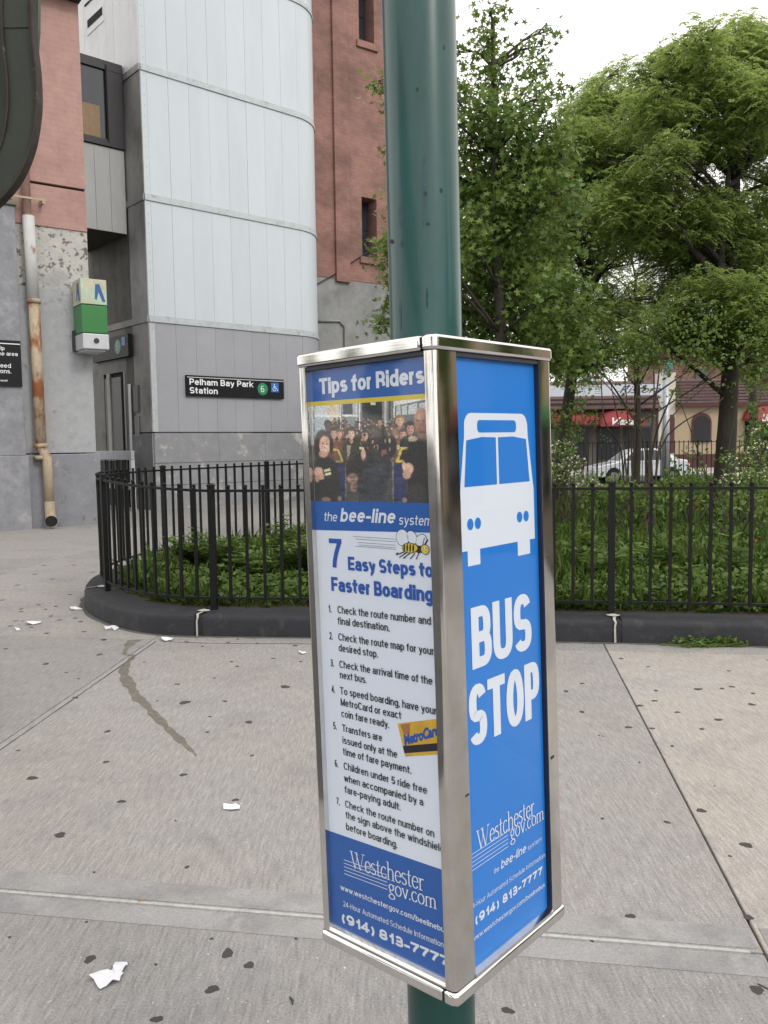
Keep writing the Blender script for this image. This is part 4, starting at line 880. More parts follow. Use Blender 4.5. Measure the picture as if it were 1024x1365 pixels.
# curved steel girder of the elevated structure, top left
GY = 5.2
rim = [(44, -135), (45, -60), (47, -20), (47, 20), (49, 60), (53, 95), (54.5, 125), (54, 150), (49, 186), (43, 208), (34, 230), (22, 250), (8, 266), (-12, 284), (-45, 305), (-90, 318)]
Rw = [atY(x, y, GY) for x, y in rim]; Rw = catmull([(q[0], q[2]) for q in Rw], .03)
cxg, czg = atY(-110, 100, GY)[0], atY(-110, 100, GY)[2]
arch = empty('arched_girder', (float(cxg), GY, 2.2), label='dark green arched steel girder of the elevated structure at upper left', cat='girder')
def inset(P, d):
    P = np.array(P); T = np.gradient(P, axis=0); T /= np.linalg.norm(T, axis=1)[:, None]; return P+np.stack([T[:, 1], -T[:, 0]], 1)*d
I1 = inset(Rw, .030); I2 = inset(Rw, .19)
def ribbon(A, B, y0, y1, name, m, i0=0, i1=None):
    A = A[i0:i1]; B = B[i0:i1]; n = len(A); vs = []
    for a, b in zip(A, B): vs += [(a[0], y0, a[1]), (b[0], y0, b[1]), (b[0], y1, b[1]), (a[0], y1, a[1])]
    f_ = [(4*i+j, 4*i+(j+1) % 4, 4*i+4+(j+1) % 4, 4*i+4+j) for i in range(n-1) for j in range(4)]+[(3, 2, 1, 0), tuple(4*(n-1)+j for j in range(4))]
    q = MB(); q.add(vs, f_); return q.build(name, m, arch)
ribbon(Rw, inset(Rw, .010), GY-.05, GY+.03, 'rim_flange', M_archr)
ribbon(inset(Rw, .012), I1, GY-.03, GY+.02, 'angle_leg', M_archr)
zz35, zz185 = atY(10, 36, GY)[2], atY(10, 186, GY)[2]
i35 = int(np.argmin(abs(Rw[:, 1]-zz35))); i185 = int(np.argmin(abs(Rw[:, 1]-zz185)))
for a, b in ((0, i35), (i35, i185), (i185, None)):
    b2 = (b+1 if b is not None else None)
    ribbon(inset(Rw, .029), I2, GY+(0 if a != i35 else .006), GY+.03, 'web_plate', M_archm, a, b2)
ribbon(I2, inset(Rw, .20), GY-.01, GY+.05, 'inner_flange', M_archr)
ribbon(inset(Rw, .21), inset(Rw, .5), GY+.10, GY+.13, 'back_plate', M_archm)
MB().box(-3.45, -2.78, GY-.16, GY+.16, 0, 5.5).build('column', M_archm, arch, bevel=.01)
MB().box(-3.45, -1.70, GY-.16, GY+.16, 5.03, 5.5).build('top_beam', M_archm, arch, bevel=.01)
MB().box(-2.79, -2.40, GY-.05, GY+.12, 3.03, 3.45).build('gusset', M_archm, arch)
g2 = empty('upper_girder', (-2.4, 6.2, 3.6), label='slim green steel edge beam with a pale lip above the arched girder', cat='girder')
pA = [atY(x, y, 6.4) for x, y in ((30, -30), (51, -30), (50.5, 40), (48.5, 66))]
q = MB(); q.add([tuple(p) for p in pA]+[tuple(p+np.array([0, .05, 0])) for p in pA], [(0, 1, 2, 3), (7, 6, 5, 4), (0, 4, 5, 1), (1, 5, 6, 2), (2, 6, 7, 3), (3, 7, 4, 0)]); q.build('edge_beam', mat('green_edge_beam', (.03, .055, .028), .5, noise=(5, .2)), g2)
pA = [atY(x, y, 6.35) for x, y in ((28, -30), (32, -30), (48, 62), (46.5, 62))]
q = MB(); q.add([tuple(p) for p in pA]+[tuple(p+np.array([0, .04, 0])) for p in pA], [(0, 1, 2, 3), (7, 6, 5, 4), (0, 4, 5, 1), (1, 5, 6, 2), (2, 6, 7, 3), (3, 7, 4, 0)]); q.build('pale_lip', M_alu, g2)

# ================================================================== ACROSS THE STREET
YB = 50.
X = lambda x, Y=YB: float(atY(x, 560, Y)[0]); Z = lambda y, Y=YB, x=880: float(atY(x, y, Y)[2])
GZ = -.14
MB().box(-40, 90, 41.5, 80, GZ-.1, GZ+.13).build('far_sidewalk', mat('far_concrete', (.36, .34, .31), .9, noise=(.8, .15)), kind='structure', bevel=.02)
GB = GZ+.13
# left shop
xa, xb = X(610), X(877)
shop = empty('restaurant_shop', (xa, YB, GB), label='low shop with brown mansard, long white script fascia and red awnings', cat='building')
MB().box(xa, xb, YB, YB+14, GB, Z(549), None).build('shop_wall', mat('dim_shopfront', (.10, .085, .075), .8, noise=(2, .3)), shop)
MB().box(xa, xb+.02, YB-.05, YB+14, Z(549), Z(545)).build('lower_fascia', M_maroon, shop)
zz0, zz1 = Z(545), Z(505)
mb = MB(); mb.add([(xa, YB-.6, zz0), (xb, YB-.6, zz0), (xb, YB+1.4, zz1), (xa, YB+1.4, zz1), (xa, YB+14, zz0), (xb, YB+14, zz0), (xb, YB+14, zz1), (xa, YB+14, zz1)], [(0, 1, 2, 3), (3, 2, 6, 7), (0, 3, 7, 4), (1, 5, 6, 2), (4, 7, 6, 5), (0, 4, 5, 1)]); mb.build('mansard_roof', M_shing, shop)
for k in range(6):
    z_ = zz0+(zz1-zz0)*k/6; y_ = YB-.6+2.0*k/6
    MB().box(xa, xb, y_-.05, y_+.03, z_+.02, z_+.10).build('tile_course', M_shing, shop)
fx0, fx1 = X(640), X(875); fz0, fz1 = Z(528), Z(513.5)
fs_ = empty('fascia_sign', (fx0, YB-1.1, fz0), label='long white fascia sign with dark slanting script over the left shop', cat='sign')
MB().box(fx0, fx1, YB-1.15, YB-1.0, fz0, fz1).build('sign_board', M_signw, fs_)
MB().box(fx0, fx0+.1, YB-1.0, YB+.5, fz0+.2, fz0+.3).box(fx1-.1, fx1, YB-1.0, YB+.5, fz0+.2, fz0+.3).build('bracket', M_iron, fs_)
m2 = MB(); script(m2, 'Ristora', X(818), X(872), fz0+.14, .44, lambda s, d, z: np.array([s, YB-1.16, z]), shear=.5, bold=.008)
m2.build('script_lettering', M_script, fs_)
def awning(xl, xr, zt, zb, Y0, dep, label, arch_=False, txt=None):
    a = empty('awning', ((xl+xr)/2, Y0, zb), label=label, cat='awning'); n = 14; vs = []
    for i in range(n+1):
        u = i/n; x = xl+(xr-xl)*u
        if arch_: h = math.sqrt(max(0, 1-(2*u-1)**2)); zt_2 = zb+(zt-zb)*h
        else: zt_2 = zt
        vs += [(x, Y0, zt_2), (x, Y0-dep*(.55 if arch_ else 1), zb+(zt_2-zb)*(.72 if arch_ else .35)), (x, Y0-dep, zb)]
    f_ = [(3*i+j, 3*i+j+1, 3*i+3+j+1, 3*i+3+j) for i in range(n) for j in range(2)]
    m2 = MB(); m2.add(vs, f_); m2.build('canopy', M_awn, a, smooth=True)
    MB().box(xl, xr, Y0-dep, Y0-dep+.03, zb-.22, zb).build('valance', M_awn, a)
    for x in (xl+.05, xr-.05): MB().tube([(x, Y0, zb), (x, Y0-dep, zb)], .03, 6).build('arm', M_iron, a)
    if txt:
        m2 = MB(); script(m2, txt, xl+(xr-xl)*.25, xl+(xr-xl)*.8, zb-.12, .42, lambda s, d, z: np.array([s, Y0-dep-.03, z]), shear=.4, bold=.02); m2.build('lettering', M_white, a)
awning(X(690), X(792), Z(549), Z(560), YB-.05, 1.0, 'straight red awning under the brown fascia of the left shop')
awning(X(793), X(852), Z(543), Z(563), YB-.06, 1.3, 'rounded red awning with white lettering over the left shop door', True, 'Vezz')
for x0, x1 in ((700, 742), (748, 785), (796, 826), (832, 868)):
    wv = MB().box(X(x0), X(x1), YB-.06, YB+.02, GB+.5, Z(568)).build('shop_window', M_dkfr, shop)
    MB().box(X(x0)+.1, X(x1)-.1, YB-.09, YB-.06, GB+.6, Z(568)-.1).build('pane', M_glassdk, wv)
# right restaurant
xc, xd = X(877), X(1120)
res = empty('stucco_restaurant', (xc, YB, GB), label='beige stucco restaurant with brown tiled mansard and arched window', cat='building')
MB().box(xc+.02, xd, YB, YB+14, GB, Z(543)).build('stucco_wall', M_beige, res)
MB().box(X(877), X(899), YB-.15, YB+.6, GB, Z(497)).build('pale_pier', mat('pale_stucco', (.55, .50, .44), .9), res)
MB().box(X(899), xd, YB-.45, YB+.02, Z(543), Z(539)).build('gutter', M_maroon, res)
MB().box(xc+.03, xd, YB-.08, YB+.02, GB, Z(606)).build('base_band', M_maroon, res)
ra, rb = X(899), xd; z0, z1 = Z(539), Z(503)
mb = MB(); mb.add([(ra, YB-.4, z0), (rb, YB-.4, z0), (rb, YB+2, z1), (ra, YB+2, z1), (ra, YB+14, z0), (rb, YB+14, z0), (rb, YB+14, z1), (ra, YB+14, z1)], [(0, 1, 2, 3), (3, 2, 6, 7), (0, 3, 7, 4), (1, 5, 6, 2), (4, 7, 6, 5), (0, 4, 5, 1)]); mb.build('mansard_roof', M_shing, res)
for k in range(8):
    z_ = z0+(z1-z0)*k/8; y_ = YB-.4+2.4*k/8
    MB().box(ra, rb, y_-.06, y_+.03, z_+.02, z_+.12).build('tile_course', M_shing, res)
def arched(x0, x1, zt, zb, name, m, Yq, par):
    r = (x1-x0)/2; c = (x0+x1)/2; P_ = [(x0, zb), (x1, zb)]+[(c+r*math.cos(a), zt-r+r*math.sin(a)) for a in np.linspace(0, math.pi, 14)]
    return MB().prism(P_, -Yq[1], -Yq[0], lambda x, y, z: np.array([x, -z, y])).build(name, m, par)
f1 = arched(X(922), X(948), Z(551), Z(590), 'window_frame', M_maroon, (YB-.10, YB+.02), res)
arched(X(924.5), X(945.5), Z(555), Z(590), 'pane', M_glassdk, (YB-.13, YB-.11), f1)
f1 = arched(X(888), X(898), Z(553), Z(604), 'door', M_maroon, (YB-.22, YB-.16), res)
MB().box(X(993), X(1040), YB-.05, YB+.02, GB+.3, Z(563)).build('doorway', M_dark, res)
awning(X(988), X(1046), Z(540), Z(561), YB-.06, 1.2, 'rounded red awning with white lettering on the beige restaurant', True, 'Liberano')
# brick building behind, roof equipment
YC = 63.
bk = empty('brick_building', (X(905, YC), YC, 0), label='orange brick building rising behind the restaurant roof', cat='building')
bx0, bx1 = X(898, YC), X(1180, YC)
MB().box(bx0, bx1, YC, YC+12, GZ, Z(428, YC)).build('brick_wall', M_brick, bk)
MB().box(bx0-.1, bx1+.1, YC-.1, YC+12, Z(428, YC), Z(424, YC)).build('coping', M_galv, bk)
for xx in (925, 962, 1004, 1050, 1095):
    for zt in (452, 492):
        wv = MB().box(X(xx, YC), X(xx+19, YC), YC-.06, YC+.02, Z(zt+16, YC), Z(zt, YC)).build('window', M_dkfr, bk)
        MB().box(X(xx+1, YC), X(xx+18, YC), YC-.09, YC-.06, Z(zt+15, YC), Z(zt+1, YC)).build('pane', M_glassdk, wv)
rf = tag(MB().box(X(775), X(801), YB+5, YB+8, Z(506), Z(499)).build('rooftop_unit', M_roofw), label='long low white unit on the roof of the left shop', cat='roof unit')
rf = tag(MB().box(X(806), X(843), YB+6, YB+9, Z(506), Z(490)).build('rooftop_unit', M_roofw, bevel=.3), label='tall pale unit on the roof of the left shop', cat='roof unit')
lp = empty('lamp_post', (X(888, 31), 31, GZ), label='slim grey metal street pole in front of the beige restaurant', cat='pole')
MB().tube([(X(888, 31), 31, GZ), (X(887, 31), 31, 4.2)], [.15, .13], 12).build('pole', M_galv, lp, smooth=True)
MB().tube([(X(888, 31), 31, GZ), (X(888, 31), 31, .25)], [.24, .18], 12).build('pole_base', M_galv, lp, smooth=True)
MB().box(X(884, 31), X(893, 31), 30.75, 30.85, 4.2, 4.55).build('street_plate', mat('teal_plate', (.05, .30, .32), .5), lp)

# ------------------------------------------------------------------ parked white car
CY = 35.5; cx0, cx1 = X(786, CY), X(911, CY); Lc = cx1-cx0
car = empty('parked_car', ((cx0+cx1)/2, CY, GZ), label='white sedan parked on the street beyond the planter fence', cat='car')
K = Lc/4.5
prof = [(0.02, .32), (.0, .55), (.10, .70), (.55, .80), (1.15, .90), (1.75, 1.34), (2.1, 1.43), (2.9, 1.44), (3.35, 1.34), (3.95, 1.0), (4.38, .95), (4.5, .75), (4.48, .35), (4.2, .25)]
def arcw(cx): return [(cx+.36*math.cos(a), .30+.36*math.sin(a)) for a in np.linspace(0, math.pi, 9)]
prof2 = prof+arcw(3.65)+arcw(.92)+[(.3, .25)]
bodym = MB(); Wc = .88; cf = lambda x, y, z: np.array([cx0+x*K, CY+z, GZ+y])
npf = len(prof2)
def taper(y): return 1-.20*max(0, (y-.9)/.5)
vs = [cf(x, y, -Wc*taper(y)) for x, y in prof2]+[cf(x, y, Wc*taper(y)) for x, y in prof2]
bodym.add(vs, [tuple(range(npf))[::-1], tuple(range(npf, 2*npf))]+[(i, (i+1) % npf, npf+(i+1) % npf, npf+i) for i in range(npf)])
bodym.build('body', M_car, car, bevel=.04)
def side(poly, name, m, off=.012, par=car):
    for s_ in (-1, 1):
        q = MB(); q.add([cf(x, y, s_*(Wc*taper(y)+off)) for x, y in poly], [tuple(range(len(poly)))]); q.build(name, m, par)
side([(1.42, .95), (1.84, 1.30), (2.35, 1.37), (2.35, .95)], 'front_side_window', M_carg)
side([(2.42, .95), (2.42, 1.37), (2.9, 1.37), (3.28, 1.27), (3.62, .98)], 'rear_side_window', M_carg)
q = MB(); q.add([cf(1.20, .93, -.70), cf(1.20, .93, .70), cf(1.76, 1.36, .60), cf(1.76, 1.36, -.60)], [(0, 1, 2, 3)]); q.build('windscreen', M_carg, car).location.z = .012
for cxw in (.92, 3.65):
    for s_ in (-1, 1):
        wv = MB().tube([cf(cxw, .30, s_*(Wc-.20)), cf(cxw, .30, s_*(Wc-.01))], .31, 20).build('wheel', M_tyre, car)
        MB().tube([cf(cxw, .30, s_*(Wc-.02)), cf(cxw, .30, s_*(Wc+.005))], .19, 12).build('rim', M_rim, wv)
for s_ in (-1, 1):
    MB().box(0, .16, .56, .68, min(s_*.5, s_*.82), max(s_*.5, s_*.82), lambda x, y, z: cf(x-.01, y, z)).build('headlight', M_roofw, car)
    MB().box(4.36, 4.51, .72, .90, min(s_*.5, s_*.85), max(s_*.5, s_*.85), lambda x, y, z: cf(x, y, z)).build('tail_lamp', M_red, car)

el = empty('unseen_elevated_railway', (-10, -8, 0), label='unseen dark steel elevated railway deck added left of the plaza to block sky', cat='viaduct')  # unseen deck, added and narrowed to set how much left sky is blocked
MB().box(-12, -8.6, -40, -1.0, 5.5, 6.5).build('deck', M_archm, el)
for yy in range(-38, -2, 3): MB().box(-12, -8.6, yy-.15, yy+.15, 4.9, 5.5).build('cross_girder', M_archm, el)
for xx in (-11.8, -8.8): MB().box(xx-.2, xx+.2, -40, -1.0, 4.6, 5.49).build('main_girder', M_archm, el)
for yy in (-34, -22, -10):
    for xx in (-11.8, -8.8): MB().box(xx-.22, xx+.22, yy-.22, yy+.22, 0, 4.6).build('column', M_archm, el)
# a few unseen neighbours of the plaza that mirror in the steel and the covers
nb = empty('brick_row', (26, 2, 0), label='row of low brick shops along the street to the right', cat='building')
MB().box(27, 37, -30, 22, GZ, 6.2).build('brick_wall', M_beige, nb)
for k in range(8):
    MB().box(26.9, 27, -26+6*k, -22.2+6*k, .3, 2.9).build('shop_window', M_glassdk, nb)
    MB().box(25.9, 27, -26.4+6*k, -21.8+6*k, 2.95, 3.5).build('shop_awning', M_green_aw if k % 2 == 0 else M_awn, nb)

# ================================================================== VEGETATION
def rotframes(n, up_bias=0., dirs=None):
    z = rng.standard_normal((n, 3)); z[:, 2] = z[:, 2]+up_bias; z /= np.linalg.norm(z, axis=1)[:, None]
    x = rng.standard_normal((n, 3)) if dirs is None else dirs.copy()
    x -= (x*z).sum(1)[:, None]*z; x /= np.linalg.norm(x, axis=1)[:, None]+1e-9; y = np.cross(z, x)
    return x, y, z
def place(tpl, C_, x, y, z, sc):
    tpl = np.array(tpl, float); out_ = C_[:, None, :]+sc[:, None, None]*(tpl[None, :, 0, None]*x[:, None, :]+tpl[None, :, 1, None]*y[:, None, :]+tpl[None, :, 2, None]*z[:, None, :])
    return out_.reshape(-1, 3)
_a = [(-90, .12), (-35, .55), (-12, .62), (5, .40), (28, .90), (38, .86), (62, .42), (90, 1.05), (118, .42), (142, .86), (152, .90), (175, .40), (192, .62), (215, .55)]
MAPLE = [(r*math.sin(math.radians(90-a))*0+r*math.cos(math.radians(a))*.95, r*math.sin(math.radians(a)), .10*r*abs(math.cos(math.radians(a)))) for a, r in _a]
OVAL = [(0, 0, 0), (.28, .3, .05), (.25, .7, .02), (0, 1, -.12), (-.25, .7, .02), (-.28, .3, .05)]
BLADE = [(-.03, 0, 0), (.03, 0, 0), (.024, .5, .06), (0, 1, .30), (-.024, .5, .06)]
def tips(clumps, per):
    """twig ends scattered through each clump: (centre, radii, weight)"""
    P = []
    for (c, r, wt) in clumps:
        n = max(3, int(per*wt*(r[0]*r[2])/.25))
        d = rng.standard_normal((n, 3)); d /= np.linalg.norm(d, axis=1)[:, None]
        rad = rng.random(n)**(1/2.4); P.append(np.array(c)+d*rad[:, None]*np.array(r))
    return np.concatenate(P)
def px_clumps(L_, Y, dY=1.0, flat=.9, grow=1.0):
    o = []
    for q in L_:
        x, y, r = q[0], q[1], q[2]*grow; wt = q[3] if len(q) > 3 else 1; off = q[4] if len(q) > 4 else rng.uniform(-1, 1)*dY
        c = atY(x, y, Y+off); rr_ = r*(Y+off)/FPX; o.append((c, (rr_, rr_*1.0, rr_*flat), wt))
    return o
def branches(root, base, clumps, trunk_pts, r0, m, twig=True, nm='branch'):
    tp_ = np.array(trunk_pts)
    for (c, r, wt) in clumps:
        c = np.array(c); zt_a = c[2]-.45*np.linalg.norm(c[:2]-tp_[0][:2])-.2
        i = int(np.argmin(abs(tp_[:, 2]-np.clip(zt_a, tp_[0, 2]+.35*(tp_[-1, 2]-tp_[0, 2]), tp_[-1, 2])))); p = tp_[i]
        mid = p*.5+c*.5+np.array([0, 0, .12*np.linalg.norm(c-p)])+rng.standard_normal(3)*.08*np.linalg.norm(c-p)
        b = MB(); pts = catmull([p, mid, c], .25); b.tube([tuple(q) for q in pts], list(np.linspace(r0*.25, r0*.07, len(pts))), 6)
        if twig:
            for k in range(5):
                j = rng.integers(len(pts)//2, len(pts)); e = c+rng.standard_normal(3)*np.array(r)*.5
                b.tube([tuple(pts[j]), tuple((pts[j]+e)/2+np.array([0, 0, .06])), tuple(e)], [r0*.14, r0*.09, r0*.03], 4)
        b.build(nm, m, root, smooth=True)
def tree(name, label, cat, base, top, lean, r0, clumps, maker, mleaf, group=None, tw=True):
    t = empty(name, tuple(base), label=label, cat=cat, group=group)
    n = 12; pts = []
    for i in range(n+1):
        u = i/n; pts.append(base+(top-base)*u+np.array([math.sin(u*5+base[0])*.06*lean, math.cos(u*4)*.05*lean, 0]))
    b = MB(); rads = [r0*(1.35 if i == 0 else 1)*(1-.72*i/n) for i in range(n+1)]; b.tube([tuple(p) for p in pts], rads, 12)
    b.build('trunk', M_bark, t, smooth=True)
    branches(t, base, clumps, pts, r0, M_bark, tw)
    V, npr = maker(clumps); o = link('crown', fast_mesh('crown', V, npr, mleaf), t, kind='stuff'); return t
def maple_maker(per, k, s0, s1):
    def f(cl):
        P = tips(cl, per); n = len(P); C_ = np.repeat(P, k, 0)+rng.standard_normal((n*k, 3))*np.array([.12, .12, .09])
        x, y, z = rotframes(n*k, 1.1); return place(MAPLE, C_, x, y, z, rng.uniform(s0, s1, n*k)), len(MAPLE)
    return f
def locust_maker(per, k, ln, leaf, nl=9):
    """k drooping compound leaves at every twig end, each with nl pairs of narrow leaflets"""
    QU = np.array([(0, 0, 0), (.5, .5, .02), (0, 1, 0), (-.5, .5, .02)]); QU[:, 0] *= .55
    def f(cl):
        P = tips(cl, per); n = len(P)*k; C_ = np.repeat(P, k, 0)+rng.standard_normal((n, 3))*np.array([.10, .10, .06])
        th = rng.uniform(0, 2*math.pi, n); d = np.stack([np.cos(th), np.sin(th), rng.uniform(-.5, .35, n)], 1); d /= np.linalg.norm(d, axis=1)[:, None]
        up = np.array([0, 0, 1.]); sdv = np.cross(d, up); sdv /= np.linalg.norm(sdv, axis=1)[:, None]
        Ln = rng.uniform(.7, 1.2, n)*ln; out_ = []
        for j in range(nl):
            u = (j+.5)/nl
            for s_ in (-1, 1):
                c = C_+d*(u*Ln)[:, None]; c[:, 2] -= .55*Ln*u*u
                y = sdv*s_+d*.35+rng.standard_normal((n, 3))*.18; y[:, 2] -= .25; y /= np.linalg.norm(y, axis=1)[:, None]
                z = np.cross(d, y); z /= np.linalg.norm(z, axis=1)[:, None]; x = np.cross(y, z)
                out_.append(place(QU, c, x, y, z, np.full(n, leaf)*rng.uniform(.8, 1.2, n)))
        return np.concatenate(out_), 4
    return f
def oval_maker(per, k, s0, s1, ub=.8, spread=.09):
    def f(cl):
        P = tips(cl, per); n = len(P)*k; C_ = np.repeat(P, k, 0)+rng.standard_normal((n, 3))*spread
        x, y, z = rotframes(n, ub); return place(OVAL, C_, x, y, z, rng.uniform(s0, s1, n)), len(OVAL)
    return f
base = np.array([1.75, 11.6, .15])
A = px_clumps([(652, 18, 15, 1.0, 0), (650, 60, 17, 1.1, 0), (658, 100, 20, 1.2, 0), (618, 70, 13, .8, .2), (617, 125, 20, .8, 0), (722, 62, 13, .8, .1), (735, 40, 9, .9, .1), (716, 100, 15, .9, 0), (693, 72, 8, .8, 0), (645, 150, 30), (690, 160, 28), (715, 135, 18, .8),
    (630, 190, 34, 1), (672, 205, 40, 1.2), (715, 205, 30, 1), (640, 250, 42, 1), (690, 265, 46, 1.3), (735, 260, 30), (742, 172, 22), (748, 215, 26), (762, 262, 26), (735, 130, 12), (620, 310, 34, .9), (670, 320, 48, 1.3), (725, 330, 42), (640, 370, 42), (690, 385, 48, 1.2), (745, 390, 40), (640, 430, 40), (700, 440, 44, 1.1), (755, 440, 36), (600, 240, 38), (595, 330, 42), (590, 410, 42), (560, 200, 34, 1), (555, 290, 36, 1), (545, 380, 36, 1), (508, 112, 9, 1.2, -.2), (506, 335, 8, 1.2, 0), (505, 432, 11, 1.2, -.1), (525, 340, 22), (525, 425, 20), (530, 120, 22), (775, 470, 24), (745, 480, 26)], 11.6, .8, grow=1.1)
tree('maple_tree', 'young maple with broad lobed leaves rising behind the green post', 'tree', base, atY(655, 30, 11.6), .6, .10, A, maple_maker(95, 9, .042, .080), M_leafA)
base = np.array([float(atY(750, 600, 18)[0]), 18, .15])
A = px_clumps([(792, 122, 16), (782, 155, 24), (815, 140, 24), (845, 120, 20), (800, 190, 34), (838, 175, 32), (765, 200, 24), (770, 245, 30, .7), (810, 240, 38), (850, 225, 34), (790, 300, 36), (835, 300, 36), (760, 330, 34), (720, 300, 36), (800, 345, 22, .8), (755, 395, 30, .8), (860, 265, 32, .8), (720, 380, 34, .9), (690, 350, 34), (790, 400, 26, .6), (700, 230, 30), (730, 440, 32), (765, 455, 26), (745, 240, 30), (800, 440, 26, .7), (830, 455, 22, .6), (780, 480, 26, .8), (860, 180, 28), (880, 140, 24), (820, 95, 12), (850, 390, 18, .5), (770, 165, 28), (798, 128, 22), (762, 230, 34), (742, 285, 34), (855, 350, 14, .4), (870, 320, 20, .6), (820, 400, 26, .8), (800, 470, 26, .9), (845, 470, 24, .7)], 18, 1.5, grow=1.3)
tree('locust_tree', 'feathery locust tree in the middle with a slim dark trunk', 'tree', base, atY(800, 150, 18), 1.6, .15, A, locust_maker(52, 6, .26, .056), M_leafB)
base = np.array([float(atY(963, 650, 15.6)[0]), 15.6, .12])
A = px_clumps([(905, 70, 20), (935, 52, 22), (880, 90, 20), (858, 95, 16), (975, 70, 28), (1010, 55, 28), (1035, 90, 36), (900, 120, 32), (945, 115, 36), (990, 130, 36), (870, 150, 30), (915, 170, 36), (965, 185, 34, .8), (1015, 190, 36), (885, 205, 28, .9), (1040, 240, 34, .8), (845, 240, 24, .7),
    (860, 285, 40), (910, 290, 44, 1.2), (960, 295, 42, 1.2), (1010, 310, 44, 1.1), (880, 330, 26, 1), (925, 345, 42, 1.3), (975, 355, 46, 1.3), (1025, 370, 46, 1.2), (940, 395, 38, 1.2), (990, 405, 42, 1.3), (900, 385, 26), (1040, 430, 44), (965, 440, 32), (835, 400, 22, .5), (815, 420, 24, .6), (850, 440, 24, .6), (895, 430, 28, .7), (925, 425, 24), (820, 270, 34), (790, 215, 20), (1020, 140, 36), (930, 80, 30), (960, 110, 30), (985, 45, 24), (1010, 100, 34), (1020, 180, 34), (985, 235, 20, .6), (940, 200, 26), (890, 240, 30), (935, 255, 26, .8), (830, 320, 24, .7), (1000, 470, 30, .8), (930, 455, 26, .9), (890, 460, 22, .7), (1030, 480, 30, .8)], 15.6, 1.3, grow=1.25)
t3 = tree('locust_tree', 'large locust tree at right with thick dark trunk and forked limbs', 'tree', base, atY(985, 200, 15.6), .5, .21, A, locust_maker(64, 6, .24, .052), M_leafB)
f = atY(958, 330, 15.5)
for pp, r_ in (([(952, 470), (962, 400), (962, 330), (970, 245), (973, 205)], .085), ([(970, 250), (990, 232), (1003, 205), (1010, 180)], .055), ([(958, 400), (935, 345), (905, 322), (868, 311), (850, 312)], .075), ([(973, 205), (966, 180), (955, 160)], .035), ([(1003, 205), (1012, 170), (1020, 120)], .03)):
    P_ = catmull([atY(x, y, 15.45) for x, y in pp], .2); MB().tube([tuple(q) for q in P_], list(np.linspace(r_, r_*.5, len(P_))), 8).build('limb', M_bark, t3, smooth=True)
base = np.array([float(atY(846, 600, 22)[0]), 22, .15])
A = px_clumps([(835, 330, 26, .8), (800, 360, 26, .8), (850, 385, 30, .8), (880, 410, 30, .9), (820, 420, 28, .8), (860, 440, 26, .8), (895, 450, 26, .8), (790, 430, 26, .8), (920, 440, 26, .9), (835, 475, 20, .6), (875, 480, 18, .6), (960, 470, 26, .8), (1000, 480, 26, .8), (900, 340, 30, .8), (775, 490, 22, .8)], 22, 1.5, grow=1.15)
tree('locust_tree', 'slender pale locust farther back filling between the two nearer locusts', 'tree', base, atY(850, 370, 22), 1.2, .12, A, locust_maker(26, 6, .30, .075), M_leafB)
# far background trees filling behind
base = np.array([float(atY(700, 600, 30)[0]), 30, GZ])
A = px_clumps([(640, 260, 40), (690, 300, 44), (640, 340, 48), (700, 380, 48), (650, 420, 46), (720, 440, 40), (740, 340, 36, .8), (760, 420, 36, .8), (600, 300, 40), (600, 400, 44), (780, 470, 30, .8), (560, 350, 40), (745, 490, 26)], 30, 1.5)
tree('street_tree', 'dark leafy tree farther back behind the maple', 'tree', base, atY(690, 300, 30), 1, .18, A, oval_maker(12, 10, .16, .26, .6, .22), M_leafA)
base = np.array([float(atY(1010, 600, 33)[0]), 33, GZ])
A = px_clumps([(1000, 330, 40), (960, 370, 40), (1030, 400, 44), (980, 430, 30, .7), (920, 330, 36), (1010, 260, 36), (880, 300, 34), (1045, 320, 44)], 33, 1.5)
tree('street_tree', 'dark leafy tree farther back behind the large locust', 'tree', base, atY(1000, 330, 33), 1, .2, A, oval_maker(10, 10, .16, .26, .6, .25), M_leafA)

def copy_tree(src, loc, rz, label):
    c = src.copy(); COL.objects.link(c); c.location = loc; c.rotation_euler.z = rz; c['label'] = label
    for ch in list(src.children):
        d = ch.copy(); COL.objects.link(d); mi_ = ch.matrix_parent_inverse.copy(); d.parent = c; d.matrix_parent_inverse = mi_
    return c
tm = [o for o in scene.objects if o.name == 'maple_tree'][0]
for (x, y, rz, lb) in ((-44, -4, 0, 'maple of the dark tree line far to the left, nearest the deck'), (-46, -9, 1.3, 'maple of the dark tree line far to the left, second along'), (-43, 1, 2.1, 'maple of the dark tree line far to the left, beside the lift'), (-47, 5, 3.3, 'maple of the dark tree line far to the left, last towards the building'), (-42, -14, 4.4, 'maple of the dark tree line far to the left, behind the viewer'), (13.5, 2.6, 1.0, 'maple growing at the right hand kerb of the plaza beyond the frame'), (12.5, -2.5, 2.2, 'maple beyond the frame on the right nearest the viewer'), (16, 6.2, 4.0, 'maple beyond the frame at right standing behind the other two')): copy_tree(tm, (x, y, 0), rz, lb)
